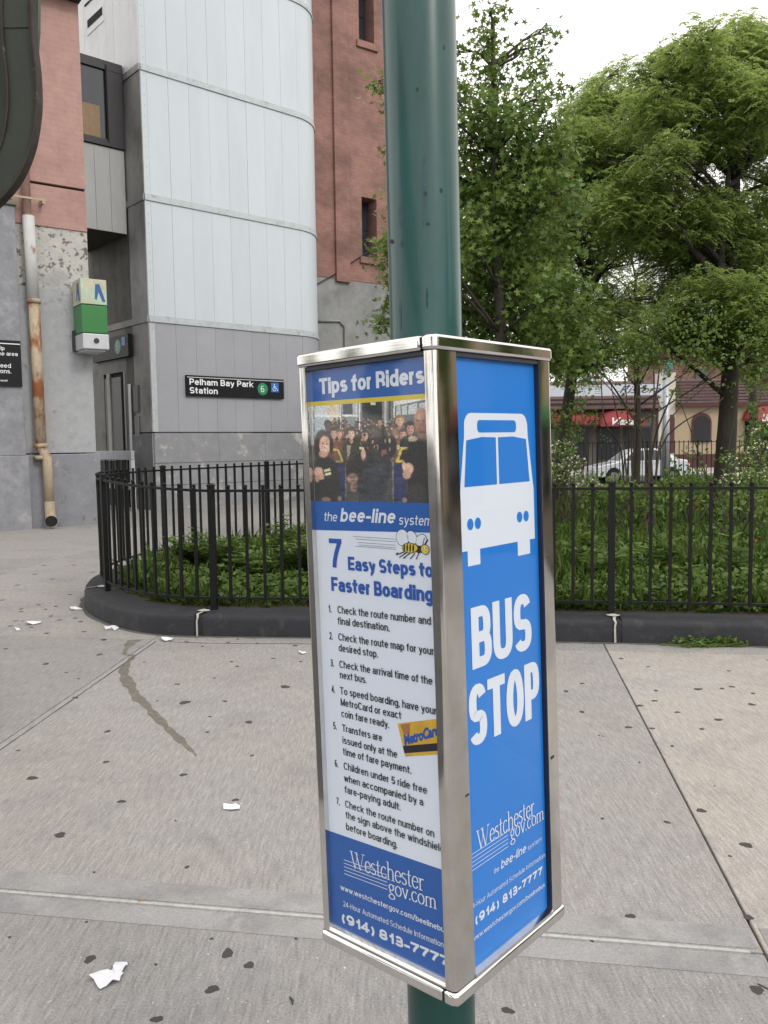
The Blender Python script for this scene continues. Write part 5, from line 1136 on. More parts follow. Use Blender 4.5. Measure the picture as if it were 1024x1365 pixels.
# multi-stemmed tall shrub in the middle of the planter, branches arching over
def shrub(name, label, cx, Y, zb_, stems, clumps, maker, ml, sr=.022, cat='shrub', group=None):
    b_ = np.array([float(atY(cx, 640, Y)[0]), Y, zb_]); t = empty(name, tuple(b_), label=label, cat=cat, group=group)
    for st in stems:
        P_ = [b_+np.array([rng.uniform(-.15, .15), rng.uniform(-.15, .15), 0])]+[atY(x, y, Y+rng.uniform(-.3, .3)) for x, y in st]
        P_ = catmull(P_, .15); MB().tube([tuple(q) for q in P_], list(np.linspace(sr, sr*.3, len(P_))), 5).build('stem', M_stem, t, smooth=True)
    V, npr = maker(clumps); link('foliage', fast_mesh('foliage', V, npr, ml), t, kind='stuff'); return t
A = px_clumps([(800, 500, 22, .35), (830, 480, 24, .4), (870, 470, 26, .5), (905, 445, 30, .6), (940, 430, 30, .6), (860, 430, 26, .5), (820, 440, 22, .4), (900, 490, 22, .4), (985, 470, 26, .45), (1015, 455, 24, .5), (850, 510, 16, .3), (945, 480, 22, .4), (870, 545, 14, .3), (835, 545, 12, .3), (1000, 505, 16, .25), (880, 420, 26, .8), (920, 470, 26, .8), (960, 455, 28, .8), (1010, 440, 28, .8), (840, 500, 20, .5), (790, 470, 22, .6), (900, 520, 16, .4), (1015, 490, 20, .5), (850, 460, 26, .7), (760, 500, 20, .7), (935, 500, 16, .5)], 12.5, .9, .6)
shrub('arching_shrub', 'tall arching shrub with many thin dark stems before the car', 862, 12.5, .15,
      [[(870, 600), (890, 540), (915, 490), (935, 440)], [(880, 590), (905, 545), (935, 520), (955, 490)], [(868, 600), (872, 520), (868, 440)], [(880, 600), (915, 560), (945, 545), (965, 530)], [(860, 600), (845, 560), (815, 520), (795, 500)], [(866, 600), (880, 470), (860, 420)]],
      A, oval_maker(80, 6, .045, .085, .9, .10), M_leafC)
A = px_clumps([(838, 560, 12, .4), (822, 520, 16, .35), (812, 590, 12, .4), (800, 450, 20, .4), (790, 480, 16, .3)], 15, .5)
shrub('arching_shrub', 'thin leggy shrub with upright stems in front of the shop awning', 835, 15, .15, [[(838, 600), (836, 540), (830, 480)], [(832, 600), (820, 540), (812, 500)], [(842, 600), (850, 550), (845, 470)], [(828, 600), (806, 560), (800, 470)], [(846, 590), (846, 540), (858, 480)]], A, oval_maker(34, 6, .05, .09), M_leafC)
# leafy and flowering bushes
def bush(name, label, L_, Y, ml, per=60, k=8, s=(.04, .08), flowers=0, dY=.5, cat='bush', spread=.07):
    A = px_clumps(L_, Y, dY); xs = [c[0] for c in A]; c0 = np.mean(xs, 0); b_ = np.array([c0[0], c0[1], .15]); t = empty(name, tuple(b_), label=label, cat=cat)
    q = MB()
    for c, r, _ in A:
        q2 = catmull([b_+rng.standard_normal(3)*np.array([.1, .1, 0]), (b_+c)/2+rng.standard_normal(3)*.06, c], .2); q.tube([tuple(p) for p in q2], list(np.linspace(.018, .006, len(q2))), 5)
    q.build('stems', M_stem, t, kind='stuff')
    V, npr = oval_maker(per, k, s[0], s[1], .8, spread)(A); link('foliage', fast_mesh('foliage', V, npr, ml), t, kind='stuff')
    if flowers:
        P_ = []
        for c, r, _ in A:
            d = rng.standard_normal((flowers, 3)); d /= np.linalg.norm(d, axis=1)[:, None]; d[:, 2] = abs(d[:, 2])*.9-.25; P_.append(np.array(c)+d*np.array(r)*rng.uniform(.8, 1.1, (flowers, 1)))
        P_ = np.concatenate(P_); x, y, z = rotframes(len(P_), .6); FLW = [(math.cos(a)*(1 if i % 2 else .55), math.sin(a)*(1 if i % 2 else .55), 0) for i, a in enumerate(np.linspace(0, 2*math.pi, 10, endpoint=False))]
        link('blossoms', fast_mesh('blossoms', place(FLW, P_, x, y, z, rng.uniform(.012, .026, len(P_))), 10, M_flower), t, kind='stuff')
    return t
bush('flowering_bush', 'bush speckled with small pale blossoms just right of the kiosk', [(748, 600, 22), (765, 618, 18), (755, 640, 26), (785, 648, 18), (735, 630, 24), (725, 600, 20)], 13.5, M_leafC, flowers=60)
bush('flowering_bush', 'bush with white blossoms at the right edge under the red awning', [(985, 615, 22), (1010, 600, 22), (1000, 640, 24), (1025, 625, 28), (975, 640, 18), (1018, 575, 16)], 12.5, M_leafC, flowers=60)
bush('leafy_bush', 'mid green bush around the foot of the thick tree trunk', [(905, 630, 20), (930, 640, 20), (890, 645, 18), (950, 650, 18), (915, 655, 22)], 13, M_leafC)
bush('leafy_bush', 'dark low thicket behind the fence below the arching shrub', [(800, 655, 20), (830, 660, 24), (860, 664, 20), (845, 655, 14), (880, 668, 22), (815, 680, 16)], 11.5, M_leafA, s=(.05, .09))
bush('leafy_bush', 'low dark bush under the right locust at the frame edge', [(985, 668, 20), (1010, 672, 22), (960, 672, 16), (935, 668, 14)], 11, M_leafA, s=(.05, .09))
bush('leafy_bush', 'dense bush in shade under the maple right of the kiosk', [(742, 560, 20), (765, 570, 20), (790, 560, 14), (775, 545, 14)], 16, M_leafA, s=(.05, .09))
bush('leafy_bush', 'small pyramid bush with bronze tips before the right awning', [(1008, 545, 10, .8), (1010, 570, 14), (1000, 590, 16)], 24, M_leafC, s=(.06, .10))

bush('leafy_bush', 'loose green sapling growth screening the left shop awnings', [(770, 520, 18, .6), (760, 545, 18, .7), (765, 580, 14, .6)], 15, M_leafC, s=(.05, .09), per=40)
bush('leafy_bush', 'loose green sapling growth screening the tiled roof at right', [(985, 520, 16, .4), (1015, 525, 18, .5), (905, 530, 12, .3), (925, 600, 12, .4), (1000, 545, 12, .35)], 14, M_leafC, s=(.05, .09), per=40)
# tall weeds at the left end of the planter
def weed(label, x, ytop, Y, n=9, wd=.3, k=34, s=(.05, .10), name='tall_weed', group=None):
    tp_ = atY(x, ytop, Y); b_ = np.array([tp_[0], Y, .165]); t = empty(name, tuple(b_), label=label, cat='weed', group=group); H_ = tp_[2]-.165
    q = MB(); LP, LX = [], []
    for i in range(n):
        a = rng.uniform(0, 6.28); rr_ = wd*rng.random()**.6; h = H_*rng.uniform(.6, 1.0)*(1-.25*rr_/wd); e = b_+np.array([math.cos(a)*rr_, math.sin(a)*rr_, h]); mid = b_+np.array([math.cos(a)*rr_*.35, math.sin(a)*rr_*.35, h*.5])
        P_ = catmull([b_+rng.standard_normal(3)*np.array([.05, .05, 0]), mid, e], .05); q.tube([tuple(p) for p in P_], list(np.linspace(.006, .002, len(P_))), 4)
        for j in range(k):
            u = .12+.88*rng.random()**.8; p = P_[int(u*(len(P_)-1))]; LP.append(p); aa = j*2.4; LX.append([math.cos(aa), math.sin(aa), .55-.3*rng.random()])
    q.build('stems', M_leafC, t, kind='stuff'); LP = np.array(LP); y = np.array(LX); y /= np.linalg.norm(y, axis=1)[:, None]
    z = np.cross(y, np.cross(np.tile([0, 0, 1.], (len(y), 1)), y)); z /= np.linalg.norm(z, axis=1)[:, None]; x_ = np.cross(y, z)
    T = np.array(OVAL)*np.array([.6, 1, 1]); link('leaves', fast_mesh('leaves', place(T, LP, x_, y, z, rng.uniform(s[0], s[1], len(LP))), 6, M_leafC), t, kind='stuff')
for lb, x, yt, Y in [('leafy weed clump at the left end of the planter behind the corner post', 215, 742, 8.9), ('tall feathery weed behind the second fence post of the planter', 262, 695, 9.3), ('broad tall weed just right of the second fence post', 296, 700, 9.0), ('medium weed in the dip between two taller weeds', 330, 728, 8.6), ('tall weed beside the left steel edge of the kiosk', 385, 678, 9.2), ('low weed behind the pickets left of the thick front post', 240, 765, 8.3), ('short weed in front of the taller ones near the left kiosk edge', 360, 760, 8.2), ('second tall weed close to the kiosk with drooping leaves', 405, 700, 8.7)]:
    weed(lb, x, yt, Y, n=30, wd=.36, k=60, s=(.05, .10))
for lb, x, yt, Y in [('broad leaved weed behind the fence right of the kiosk', 775, 690, 8.6), ('broad leaved weed near the thick right front post', 800, 705, 8.1), ('spiky pale weed standing behind the fence near its right post', 882, 698, 8.6), ('leafy weed behind the fence pickets at far right', 985, 700, 8.4), ('low bushy weed behind the fence between the posts at right', 930, 735, 8.0), ('tall thin weed in the shaded grass at right', 855, 715, 9.2)]:
    weed(lb, x, yt, Y, n=7, wd=.2, k=12, s=(.10, .20), name='broad_weed')
# wild grass inside the planter (stuff)
def inside(P):
    """inside the planter: right of the inner kerb line"""
    x, y = P[:, 0], P[:, 1]; iy = INN[:, 1]; ix = INN[:, 0]
    k1 = np.argmin(np.hypot(x[:, None]-ix[None, ::16], y[:, None]-iy[None, ::16]), axis=1)*16
    T = np.gradient(INN, axis=0)[k1]; d = P-INN[k1]; return (T[:, 0]*d[:, 1]-T[:, 1]*d[:, 0]) < -.10*np.linalg.norm(T, axis=1)
def grass(n, xr, yr, h0, h1, wsc):
    P = np.stack([rng.uniform(*xr, n), rng.uniform(*yr, n)], 1); P = P[inside(P)]
    ptch = np.sin(P[:, 0]*2.1+np.sin(P[:, 1]*1.7)*1.4)*np.sin(P[:, 1]*1.9+P[:, 0]*.7); P = P[rng.random(len(P)) < .62+.38*ptch]
    ptch = np.sin(P[:, 0]*2.1+np.sin(P[:, 1]*1.7)*1.4)*np.sin(P[:, 1]*1.9+P[:, 0]*.7); n = len(P); h = rng.uniform(h0, h1, n)*(.85+.35*ptch)*(.6+.8*rng.random(n))
    C_ = np.concatenate([P, np.full((n, 1), .16)], 1); y = np.stack([rng.normal(0, .65, n), rng.normal(0, .65, n), np.ones(n)], 1); y /= np.linalg.norm(y, axis=1)[:, None]
    x = rng.standard_normal((n, 3)); x -= (x*y).sum(1)[:, None]*y; x /= np.linalg.norm(x, axis=1)[:, None]; z = np.cross(x, y)
    T = np.array(BLADE)*np.array([wsc, 1, 1.9]); return place(T, C_, x, y, z, h)
V = np.concatenate([grass(120000, (-3.2, 5.5), (6.6, 10.5), .08, .24, .42), grass(80000, (-3.2, 9), (10.5, 17), .12, .30, .65), grass(26000, (-1, 17), (17, 27), .2, .45, 1.6)])
link('wild_grass', fast_mesh('wild_grass', V, 5, M_grass), label='long wild green grass filling the fenced planter', cat='grass', kind='stuff')
# low broad leaves between the blades
P = np.stack([rng.uniform(-3.2, 6, 34000), rng.uniform(6.7, 13, 34000)], 1); P = P[inside(P)]; n = len(P); C_ = np.concatenate([P, rng.uniform(.18, .36, (n, 1))], 1); x, y, z = rotframes(n, 1.3)
link('ground_leaves', fast_mesh('ground_leaves', place(OVAL, C_, x, y, z, rng.uniform(.03, .085, n)), 6, M_leafC), label='low broad leaved ground cover among the planter grass', cat='ground cover', kind='stuff')
for lb, px_, py_, Y, n_ in (('small cluster of orange red blooms in the shaded planter', 931, 672, 11.5, 16), ('single orange bloom low in the grass at right', 1006, 716, 9.0, 6)):
    c = atY(px_, py_, Y); t = empty('orange_flower', (c[0], Y, .165), label=lb, cat='flower'); q = MB(); q.tube([(c[0], Y, .165), tuple(c)], .005, 4); q.build('stem', M_leafC, t)
    d = rng.standard_normal((n_, 3))*np.array([.05, .05, .07 if n_ > 12 else .02]); x, y, z = rotframes(n_, .5); link('petals', fast_mesh('petals', place(OVAL, c+d, x, y, z, rng.uniform(.03, .06, n_)), 6, M_orange), t, kind='stuff')
# tuft growing at the foot of the kerb
c = G(950, 861); t = empty('weed_tuft', tuple(c), label='flat green weed tuft at the foot of the dark kerb on the right', cat='weed')
n = 420; C_ = np.stack([c[0]+rng.normal(0, .15, n), c[1]+.02+rng.normal(0, .03, n)-.02, np.abs(rng.normal(0, .03, n))+.005], 1); x, y, z = rotframes(n, 1.2)
link('leaves', fast_mesh('leaves', place(OVAL, C_, x, y, z, rng.uniform(.02, .05, n)), 6, M_leafC), t, kind='stuff')
q = MB(); 
for k in range(8): q.tube([(c[0]+rng.normal(0, .03), c[1], 0), (c[0]+rng.normal(0, .16), c[1]-.04, .03), (c[0]+rng.normal(0, .22), c[1]-.06, .012)], .0025, 4)
q.build('stems', M_leafC, t, kind='stuff')

# ================================================================== GREEN POST AND INFORMATION KIOSK
post = empty('green_post', (.0993, 1.45, 0), label='round dark green steel post carrying the bus stop kiosk', cat='post')
MB().tube([(.0993-.0131*z, 1.45, z) for z in np.linspace(-.02, 4.6, 24)], .0612, 48).build('shaft', M_pole, post, smooth=True)
MB().tube([(.0993, 1.45, 0), (.0993, 1.45, .05), (.099, 1.45, .09), (.0985, 1.45, .12)], [.10, .095, .075, .064], 32).build('foot_collar', M_pole, post, smooth=True)
def scar(px_, y0, y1, w_, m, nm='scuff_mark'):
    c = atY(px_, (y0+y1)/2, 1.40); q = MB(); n = 5; k = 5; vs = []
    zt2, zb2 = atY(px_, y0, 1.40)[2], atY(px_, y1, 1.40)[2]
    for i in range(k+1):
        z = zb2+(zt2-zb2)*i/k; cxp = .0993-.0131*z; a0 = math.asin(max(-.95, min(.95, (c[0]-cxp)/.0612)))
        for j in range(n+1):
            a = a0+w_*(j/n-.5)*(1-.5*abs(2*i/k-1))*(1+.3*math.sin(i*2.3)); vs.append((cxp+.0615*math.sin(a), 1.45-.0615*math.cos(a), z))
    q.add(vs, [(i*(n+1)+j, i*(n+1)+j+1, (i+1)*(n+1)+j+1, (i+1)*(n+1)+j) for i in range(k) for j in range(n)]); q.build(nm, m, post, smooth=True)
M_sc = mat('worn_green_paint', (.018, .065, .072), .5, noise=(40, .5)); M_sd = mat('dark_chip', (.012, .02, .02), .7)
scar(566, 212, 305, .16, M_sc, 'sticker_residue'); scar(535, 270, 300, .20, M_sc, 'sticker_residue'); scar(588, 252, 258, .10, M_sd); scar(568, 299, 303, .22, M_sd); scar(566, 258, 264, .14, M_sd); scar(569, 385, 412, .05, M_sd); scar(534, 400, 440, .10, M_sc); scar(592, 60, 66, .05, M_sd); scar(556, 120, 126, .06, M_sd)
q = MB(); q.tube([(.02, 1.40, 1.93), (.019, 1.398, 1.93)], .004, 6); q.build('paint_chip', M_dirt, post)
KO = np.array([.10059, 1.21938, .73597]); ka = np.array([-.74714, .66421, -.02471]); kb = np.array([.66408, .74761, .00831]); ku = np.array([-.02399, .01020, .99966])
FK = lambda x, y, z: KO+kb*x+ka*y+ku*z
kiosk = empty('bus_stop_kiosk', tuple(FK(.168, .15, 0)), label='stainless steel four sided bus stop information kiosk with blue and white posters', cat='kiosk')
KW, KD, KHt = .2999, .337, 1.0248
def rrect(x0, x1, y0, y1, r=.01, corners=(1, 1, 1, 1), n=6):
    C_ = [(x0+r, y0+r, 180), (x1-r, y0+r, 270), (x1-r, y1-r, 0), (x0+r, y1-r, 90)]; raw = [(x0, y0), (x1, y0), (x1, y1), (x0, y1)]; P = []
    for (cx, cy, a), c, rw in zip(C_, corners, raw):
        if c: P += [(cx+r*math.cos(math.radians(a+90*i/n)), cy+r*math.sin(math.radians(a+90*i/n))) for i in range(n+1)]
        else: P.append(rw)
    return P
def kpart(poly, z0, z1, name, m, par=None, bev=0, sm=True):
    o = MB().prism(poly, z0, z1, FK).build(name, m, par or kiosk, bevel=bev)
    if sm: smooth_angle(o, 35)
    return o
ZB, ZT = .0225, 1.0018
kpart(rrect(.004, .0565, .004, .0235, .0095, (1, 0, 0, 0)), ZB, ZT, 'corner_post', M_steel)
kpart(rrect(.294, .333, .004, .0235, .008, (0, 1, 0, 0)), ZB, ZT, 'corner_post', M_steel)
kpart(rrect(.004, .0245, .2785, .2965, .006, (0, 0, 0, 1)), ZB, ZT, 'corner_post', M_steel)
kpart(rrect(.294, .333, .2785, .2965, .008, (0, 0, 1, 0)), ZB, ZT, 'corner_post', M_steel)
kpart([(.0165, .0165), (.320, .0165), (.320, .283), (.0165, .283)], .004, 1.018, 'inner_box', M_dark, sm=False)
# rolled caps: each is a short channel on the left face and a wrap-round piece
def cap(z0, z1, nm):
    kpart(rrect(.0, KD, 0, .0262, .011, (1, 1, 0, 0)), z0, z1, nm, M_steelh, bev=.0045)
    kpart(rrect(.0, KD, .0276, KW, .011, (0, 0, 1, 1)), z0, z1, nm, M_steelh, bev=.0045)
    kpart([(.0015, .0255), (KD-.002, .0255), (KD-.002, .0285), (.0015, .0285)], z0+.003, z1-.003, 'cap_seam', M_dark, sm=False)
cap(1.0028, 1.0248, 'top_cap'); cap(.0, .0205, 'bottom_cap')
# drip edges / sills under each cover
def prof_bar(face, s0, s1, prof, name, m):
    """prof = (depth behind face, z) polygon swept from s0 to s1"""
    n = len(prof); vs = []
    for s in (s0, s1):
        for d, z in prof: vs.append(FK(d, KW-s, z) if face == 'L' else FK(s, d, z))
    q = MB(); q.add(vs, [tuple(range(n))[::-1], tuple(range(n, 2*n))]+[(i, (i+1) % n, n+(i+1) % n, n+i) for i in range(n)]); return q.build(name, m, kiosk)
sill = [(.0165, .0225), (.0035, .0225), (.0035, .0255), (.006, .030), (.0165, .0335)]
prof_bar('L', .0215, .2765, sill, 'sill', M_steelh); prof_bar('R', .0565, .294, [(.0165, .0215), (.0018, .0215), (.0018, .0265), (.0165, .030)], 'sill', M_steelh)
hd = [(.0165, ZT), (.006, ZT), (.006, ZT-.006), (.0165, ZT-.006)]
prof_bar('L', .0215, .2765, hd, 'head_strip', M_dkfr); prof_bar('R', .0565, .294, hd, 'head_strip', M_dkfr)
REC = .0140
kpart([(.2922, .0052), (.2938, .0052), (.2938, .0162), (.2922, .0162)], .024, 1.0, 'mirror_strip', mat('navy_reflection', (.006, .012, .035), .6), sm=False)  # added navy strip: dark reflection in the steel return painted as colour
fL = lambda s, d, z: FK(REC-d, KW-s, z)
fR = lambda s, d, z: FK(s, REC-d, z)
def flat(fr, poly, d, name, m, par):
    q = MB(); q.add([fr(s, d, z) for s, z in poly], [tuple(range(len(poly)))]); return q.build(name, m, par)
def sheet(fr, s0, s1, z0, z1, d, name, m, par): return flat(fr, [(s0, z0), (s1, z0), (s1, z1), (s0, z1)], d, name, m, par)
# ---- left poster
pl = sheet(fL, .016, .2795, .018, 1.003, 0, 'tips_poster', M_paper, kiosk)
sheet(fL, .016, .2795, .9375, 1.003, .0002, 'blue_header', M_blueL, pl)
flat(fL, [(.016, .9375), (.2795, .9325), (.2795, .9398), (.016, .9447)], .0005, 'yellow_rule', M_pyel, pl)
flat(fL, [(.016, .728), (.2795, .732), (.2795, .7772), (.016, .778)], .0003, 'blue_band', M_blueL, pl)
flat(fL, [(.016, .018), (.2795, .018), (.2795, .2076), (.016, .2000)], .0003, 'blue_footer', M_blueL, pl)
D = .0006
def T(lst, m, nm, fr, par, **kw):
    q = MB()
    for a in lst:
        t_, s0, s1, z0, cp_ = a[:5]; k = dict(kw)
        if len(a) > 5: k.update(a[5])
        text(q, t_, s0, s1, z0, cp_, fr, d=D, **k)
    q.build(nm, m, par)
T([('Tips for Riders', .0439, .270, .9555, .0262, dict(bold=.06, space=.55)), ('the', .0411, .0745, .7440, .0155, dict(bold=.012, shear=.18)), ('bee-line', .0799, .202, .7440, .0225, dict(bold=.045, shear=.22)), ('system', .2074, .2745, .7425, .0155, dict(bold=.012, shear=.18)),
   ('www.westchestergov.com/beelinebus', .0435, .2800, .1015, .0098, dict(bold=.03, slope=.026)), ('24-Hour Automated Schedule Information', .0484, .2700, .0735, .0098, dict(bold=.008, slope=.038)), ('(914) 813-7777', .0435, .2800, .0432, .0178, dict(bold=.075, slope=.036, space=.6))], M_pwhite, 'white_lettering', fL, pl)
T([('7', .0510, .0850, .6625, .0525, dict(bold=.03)), ('Easy Steps to', .0937, .2735, .6640, .0225, dict(bold=.06, space=.6)), ('Faster Boarding', .0525, .2725, .6262, .0240, dict(bold=.06, space=.6))], M_pblue, 'blue_lettering', fL, pl)
body = [('Check the route number and', .0648, .2665, .5892), ('final destination.', .0640, .1817, .5702), ('Check the route map for your', .0641, .2705, .5429), ('desired stop.', .0637, .1544, .5243), ('Check the arrival time of the', .0638, .2655, .4962), ('next bus.', .0640, .1267, .4780),
        ('To speed boarding, have your', .0626, .2715, .4505), ('MetroCard or exact', .0630, .1995, .4309), ('coin fare ready.', .0632, .1731, .4114), ('Transfers are', .0640, .1562, .3863), ('issued only at the', .0636, .1878, .3653), ('time of fare payment.', .0634, .2163, .3455), ('Children under 5 ride free', .0638, .2470, .3202), ('when accompanied by a', .0632, .2385, .2992), ('fare-paying adult.', .0634, .1909, .2794), ('Check the route number on', .0634, .2586, .2538), ('the sign above the windshield', .0634, .2772, .2346), ('before boarding.', .0635, .1806, .2140)]
nums = [('1.', .589), ('2.', .5423), ('3.', .4955), ('4.', .450), ('5.', .3863), ('6.', .3202), ('7.', .2537)]
T([(a, b, c, z, .0126, dict(slope=.009)) for a, b, c, z in body]+[(a, .0425, .0515, z, .0126) for a, z in nums], M_ptext, 'black_lettering', fL, pl, bold=.026)
q = MB(); serif(q, 'Westchester', .0715, .2345, .1500, .0400, fL, d=D, slope=.075, thick=.075, thin=.03); serif(q, 'gov.com', .1567, .2590, .1330, .0340, fL, d=D+.0003, slope=.075, thick=.08, thin=.032)
for k in range(5):
    z_ = .1590-.0062*k; zr = .1585-.0062*k; x1_ = .1540
    q.add([fL(.0545, D, z_), fL(.0545, D, z_-.0011), fL(x1_, D, z_-.0011+.004), fL(x1_, D, z_+.004)], [(0, 1, 2, 3)])
q.build('county_logo', M_pwhite, pl)
# fare card picture
cdv = [(.1895, .4235), (.2760, .4475), (.2790, .3930), (.2030, .3725)]
cd = flat(fL, cdv, .0005, 'fare_card_picture', M_pyel2, pl)
def cdp(u, v): a, b, c, d_ = [np.array(p) for p in cdv]; return tuple((a*(1-u)+b*u)*(1-v)+(d_*(1-u)+c*u)*v)
flat(fL, [cdp(0, .68), cdp(1, .68), cdp(1, .90), cdp(0, .90)], .0007, 'magnetic_stripe', M_ptext, cd)
flat(fL, [cdp(.06, .04), cdp(.30, .04), cdp(.24, .34), cdp(.10, .34)], .0007, 'portrait_mark', mat('card_brown', (.35, .16, .06), .6), cd)  # brown portrait print on the card
q = MB(); v_, f_ = glyphs('MetroCard', .05, .2); x0g, x1g = v_[:, 0].min(), v_[:, 0].max()
q.add([fL(*((lambda c: (c[0], .0009, c[1]))(cdp(.06+.92*(p[0]-x0g)/(x1g-x0g), .66-.42*p[1]-.22*(p[0]-x0g)/(x1g-x0g))))) for p in v_], f_); q.build('card_lettering', M_pblue, cd)
# little bee: body, bands, wings, legs and speed lines
bee = sheet(fL, .2255, .2256, .70, .7001, .0004, 'bee_emblem', M_ptext, pl)
def ell(cx, cz, a, b, rot, d, name, m):
    c_, s_ = math.cos(rot), math.sin(rot); return flat(fL, [(cx+a*math.cos(t)*c_-b*math.sin(t)*s_, cz+a*math.cos(t)*s_+b*math.sin(t)*c_) for t in np.linspace(0, 2*math.pi, 18, endpoint=False)], d, name, m, bee)
for (cx, cz, a, b, rt) in ((.214, .7225, .0125, .0125, .9), (.233, .7235, .011, .009, 2.4), (.251, .720, .011, .008, .5)):
    ell(cx, cz, a+.0010, b+.0010, rt, .0005, 'wing_outline', M_ptext); ell(cx, cz, a, b, rt, .0007, 'wing', M_pyel if a < 0 else M_pwhite)
ell(.2285, .7070, .0165, .0082, .05, .0009, 'abdomen_outline', M_ptext); ell(.2285, .7070, .0155, .0072, .05, .0011, 'abdomen', M_pyel)
for k, cx in enumerate((.2175, .2235, .2295, .2355)): ell(cx, .7070, .0017, .0066, -.1, .0013, 'band', M_ptext)
ell(.2465, .7055, .0068, .0058, 0, .0009, 'thorax', M_ptext); ell(.2585, .7060, .0085, .0082, 0, .0009, 'head_outline', M_ptext); ell(.2585, .7060, .0075, .0072, 0, .0011, 'head', M_pyel); ell(.2600, .7080, .0024, .0030, 0, .0013, 'eye', M_pwhite); ell(.2606, .7080, .0011, .0016, 0, .0015, 'pupil', M_ptext)
q = MB()
def ln(x0, z0, x1, z1, w_=.0012, d=.0008):
    a = np.array([x0, z0]); b = np.array([x1, z1]); t = (b-a)/np.linalg.norm(b-a); n_ = np.array([-t[1], t[0]])*w_/2
    q.add([fL(*(lambda p: (p[0], d, p[1]))(p)) for p in (a+n_, a-n_, b-n_, b+n_)], [(0, 1, 2, 3)])
for (a, b, c, d_) in ((.218, .701, .201, .695), (.222, .700, .206, .691), (.228, .699, .214, .690), (.238, .699, .228, .690), (.246, .700, .240, .690), (.199, .6955, .204, .6985), (.214, .690, .219, .692), (.254, .712, .258, .724), (.258, .712, .265, .722)): ln(a, b, c, d_, .0016)
q.build('legs', M_ptext, bee, kind='stuff'); q = MB()
for (x0, z) in ((.108, .7205), (.113, .7165), (.118, .7110), (.112, .7045), (.120, .7070)): ln(x0, z, .200, z-.001, .0005)
q.build('speed_lines', M_ptext, bee, kind='stuff')

# ---- the printed crowd picture, painted on a fine grid of coloured cells
PW, PH = 420, 366
pic = np.zeros((PH, PW, 3)); YY, XX = np.mgrid[0:PH, 0:PW]; XX = XX*2+80.; YY = YY*2+300.
def pcol(m, c, a=1.): pic[:] = pic*(1-(m*a)[..., None])+np.array(c, float)*(m*a)[..., None]
def pe(cx, cy, rx, ry, c, a=1., soft=.18): r_ = np.hypot((XX-cx)/rx, (YY-cy)/ry); pcol(np.clip((1+soft/2-r_)/soft, 0, 1), c, a)
def pp(P, c, a=1.):
    m_ = np.ones_like(XX, bool); n = len(P); cs = sum(P[i][0]*P[(i+1) % n][1]-P[(i+1) % n][0]*P[i][1] for i in range(n)); sg_ = 1 if cs > 0 else -1
    for i in range(n):
        (x0, y0), (x1, y1) = P[i], P[(i+1) % n]; m_ &= ((x1-x0)*(YY-y0)-(y1-y0)*(XX-x0))*sg_ >= -1
    pcol(m_.astype(float), c, a)
def pr(x0, x1, y0, y1, c, a=1.): pcol(((XX >= x0) & (XX <= x1) & (YY >= y0) & (YY <= y1)).astype(float), c, a)
pic[:] = (74, 72, 70); pr(80, 920, 300, 480, (120, 122, 118)); pr(80, 290, 340, 640, (178, 186, 188)); pr(205, 275, 340, 520, (196, 178, 150)); pr(100, 210, 455, 600, (150, 166, 176))
pr(305, 420, 345, 440, (150, 160, 165)); pr(315, 385, 350, 430, (54, 60, 66)); pr(320, 400, 450, 600, (112, 124, 130)); pr(80, 300, 440, 452, (210, 214, 214)); pr(300, 420, 436, 446, (214, 214, 205))
pr(445, 585, 330, 640, (34, 40, 42)); pr(510, 540, 350, 366, (190, 195, 160)); pr(585, 665, 320, 620, (112, 114, 116)); pr(600, 612, 320, 600, (168, 170, 170)); pr(628, 640, 320, 600, (60, 62, 66))
pp([(670, 330), (860, 300), (900, 480), (670, 520)], (84, 90, 94)); 
for (a, b) in ((676, 705), (712, 745), (754, 808), (818, 900)): pp([(a, 378-(a-676)*.16), (b, 372-(b-676)*.16), (b, 440-(b-676)*.12), (a, 436-(a-676)*.12)], (168, 178, 180))
pp([(670, 340), (900, 290), (900, 318), (670, 372)], (206, 208, 206))
for x, wd, c in ((100, 4, (60, 60, 62)), (297, 5, (214, 216, 214)), (306, 3, (90, 90, 92)), (408, 4, (200, 200, 196)), (430, 6, (212, 212, 206)), (445, 4, (120, 120, 118)), (660, 7, (216, 216, 206)), (655, 3, (70, 72, 74))): pr(x, x+wd, 310, 700, c)
R2 = np.random.default_rng(5)
for k in range(210):     # far rows of small faces
    x = R2.uniform(230, 760); y = R2.uniform(455, 620)+abs(x-510)*.02; s = 6+(y-450)*.075
    hc = [(38, 30, 26), (30, 28, 28), (70, 48, 34), (96, 70, 46)][R2.integers(4)]; sk = [(178, 132, 106), (150, 104, 82), (110, 76, 60), (196, 152, 126)][R2.integers(4)]
    pe(x, y-.3*s, s*.95, s*1.1, hc); pe(x, y+.15*s, s*.62, s*.8, sk, 1, .4); pe(x, y+2.2*s, s*1.5, s*1.4, [(40, 40, 46), (66, 54, 50), (90, 60, 66), (54, 56, 44)][R2.integers(4)])
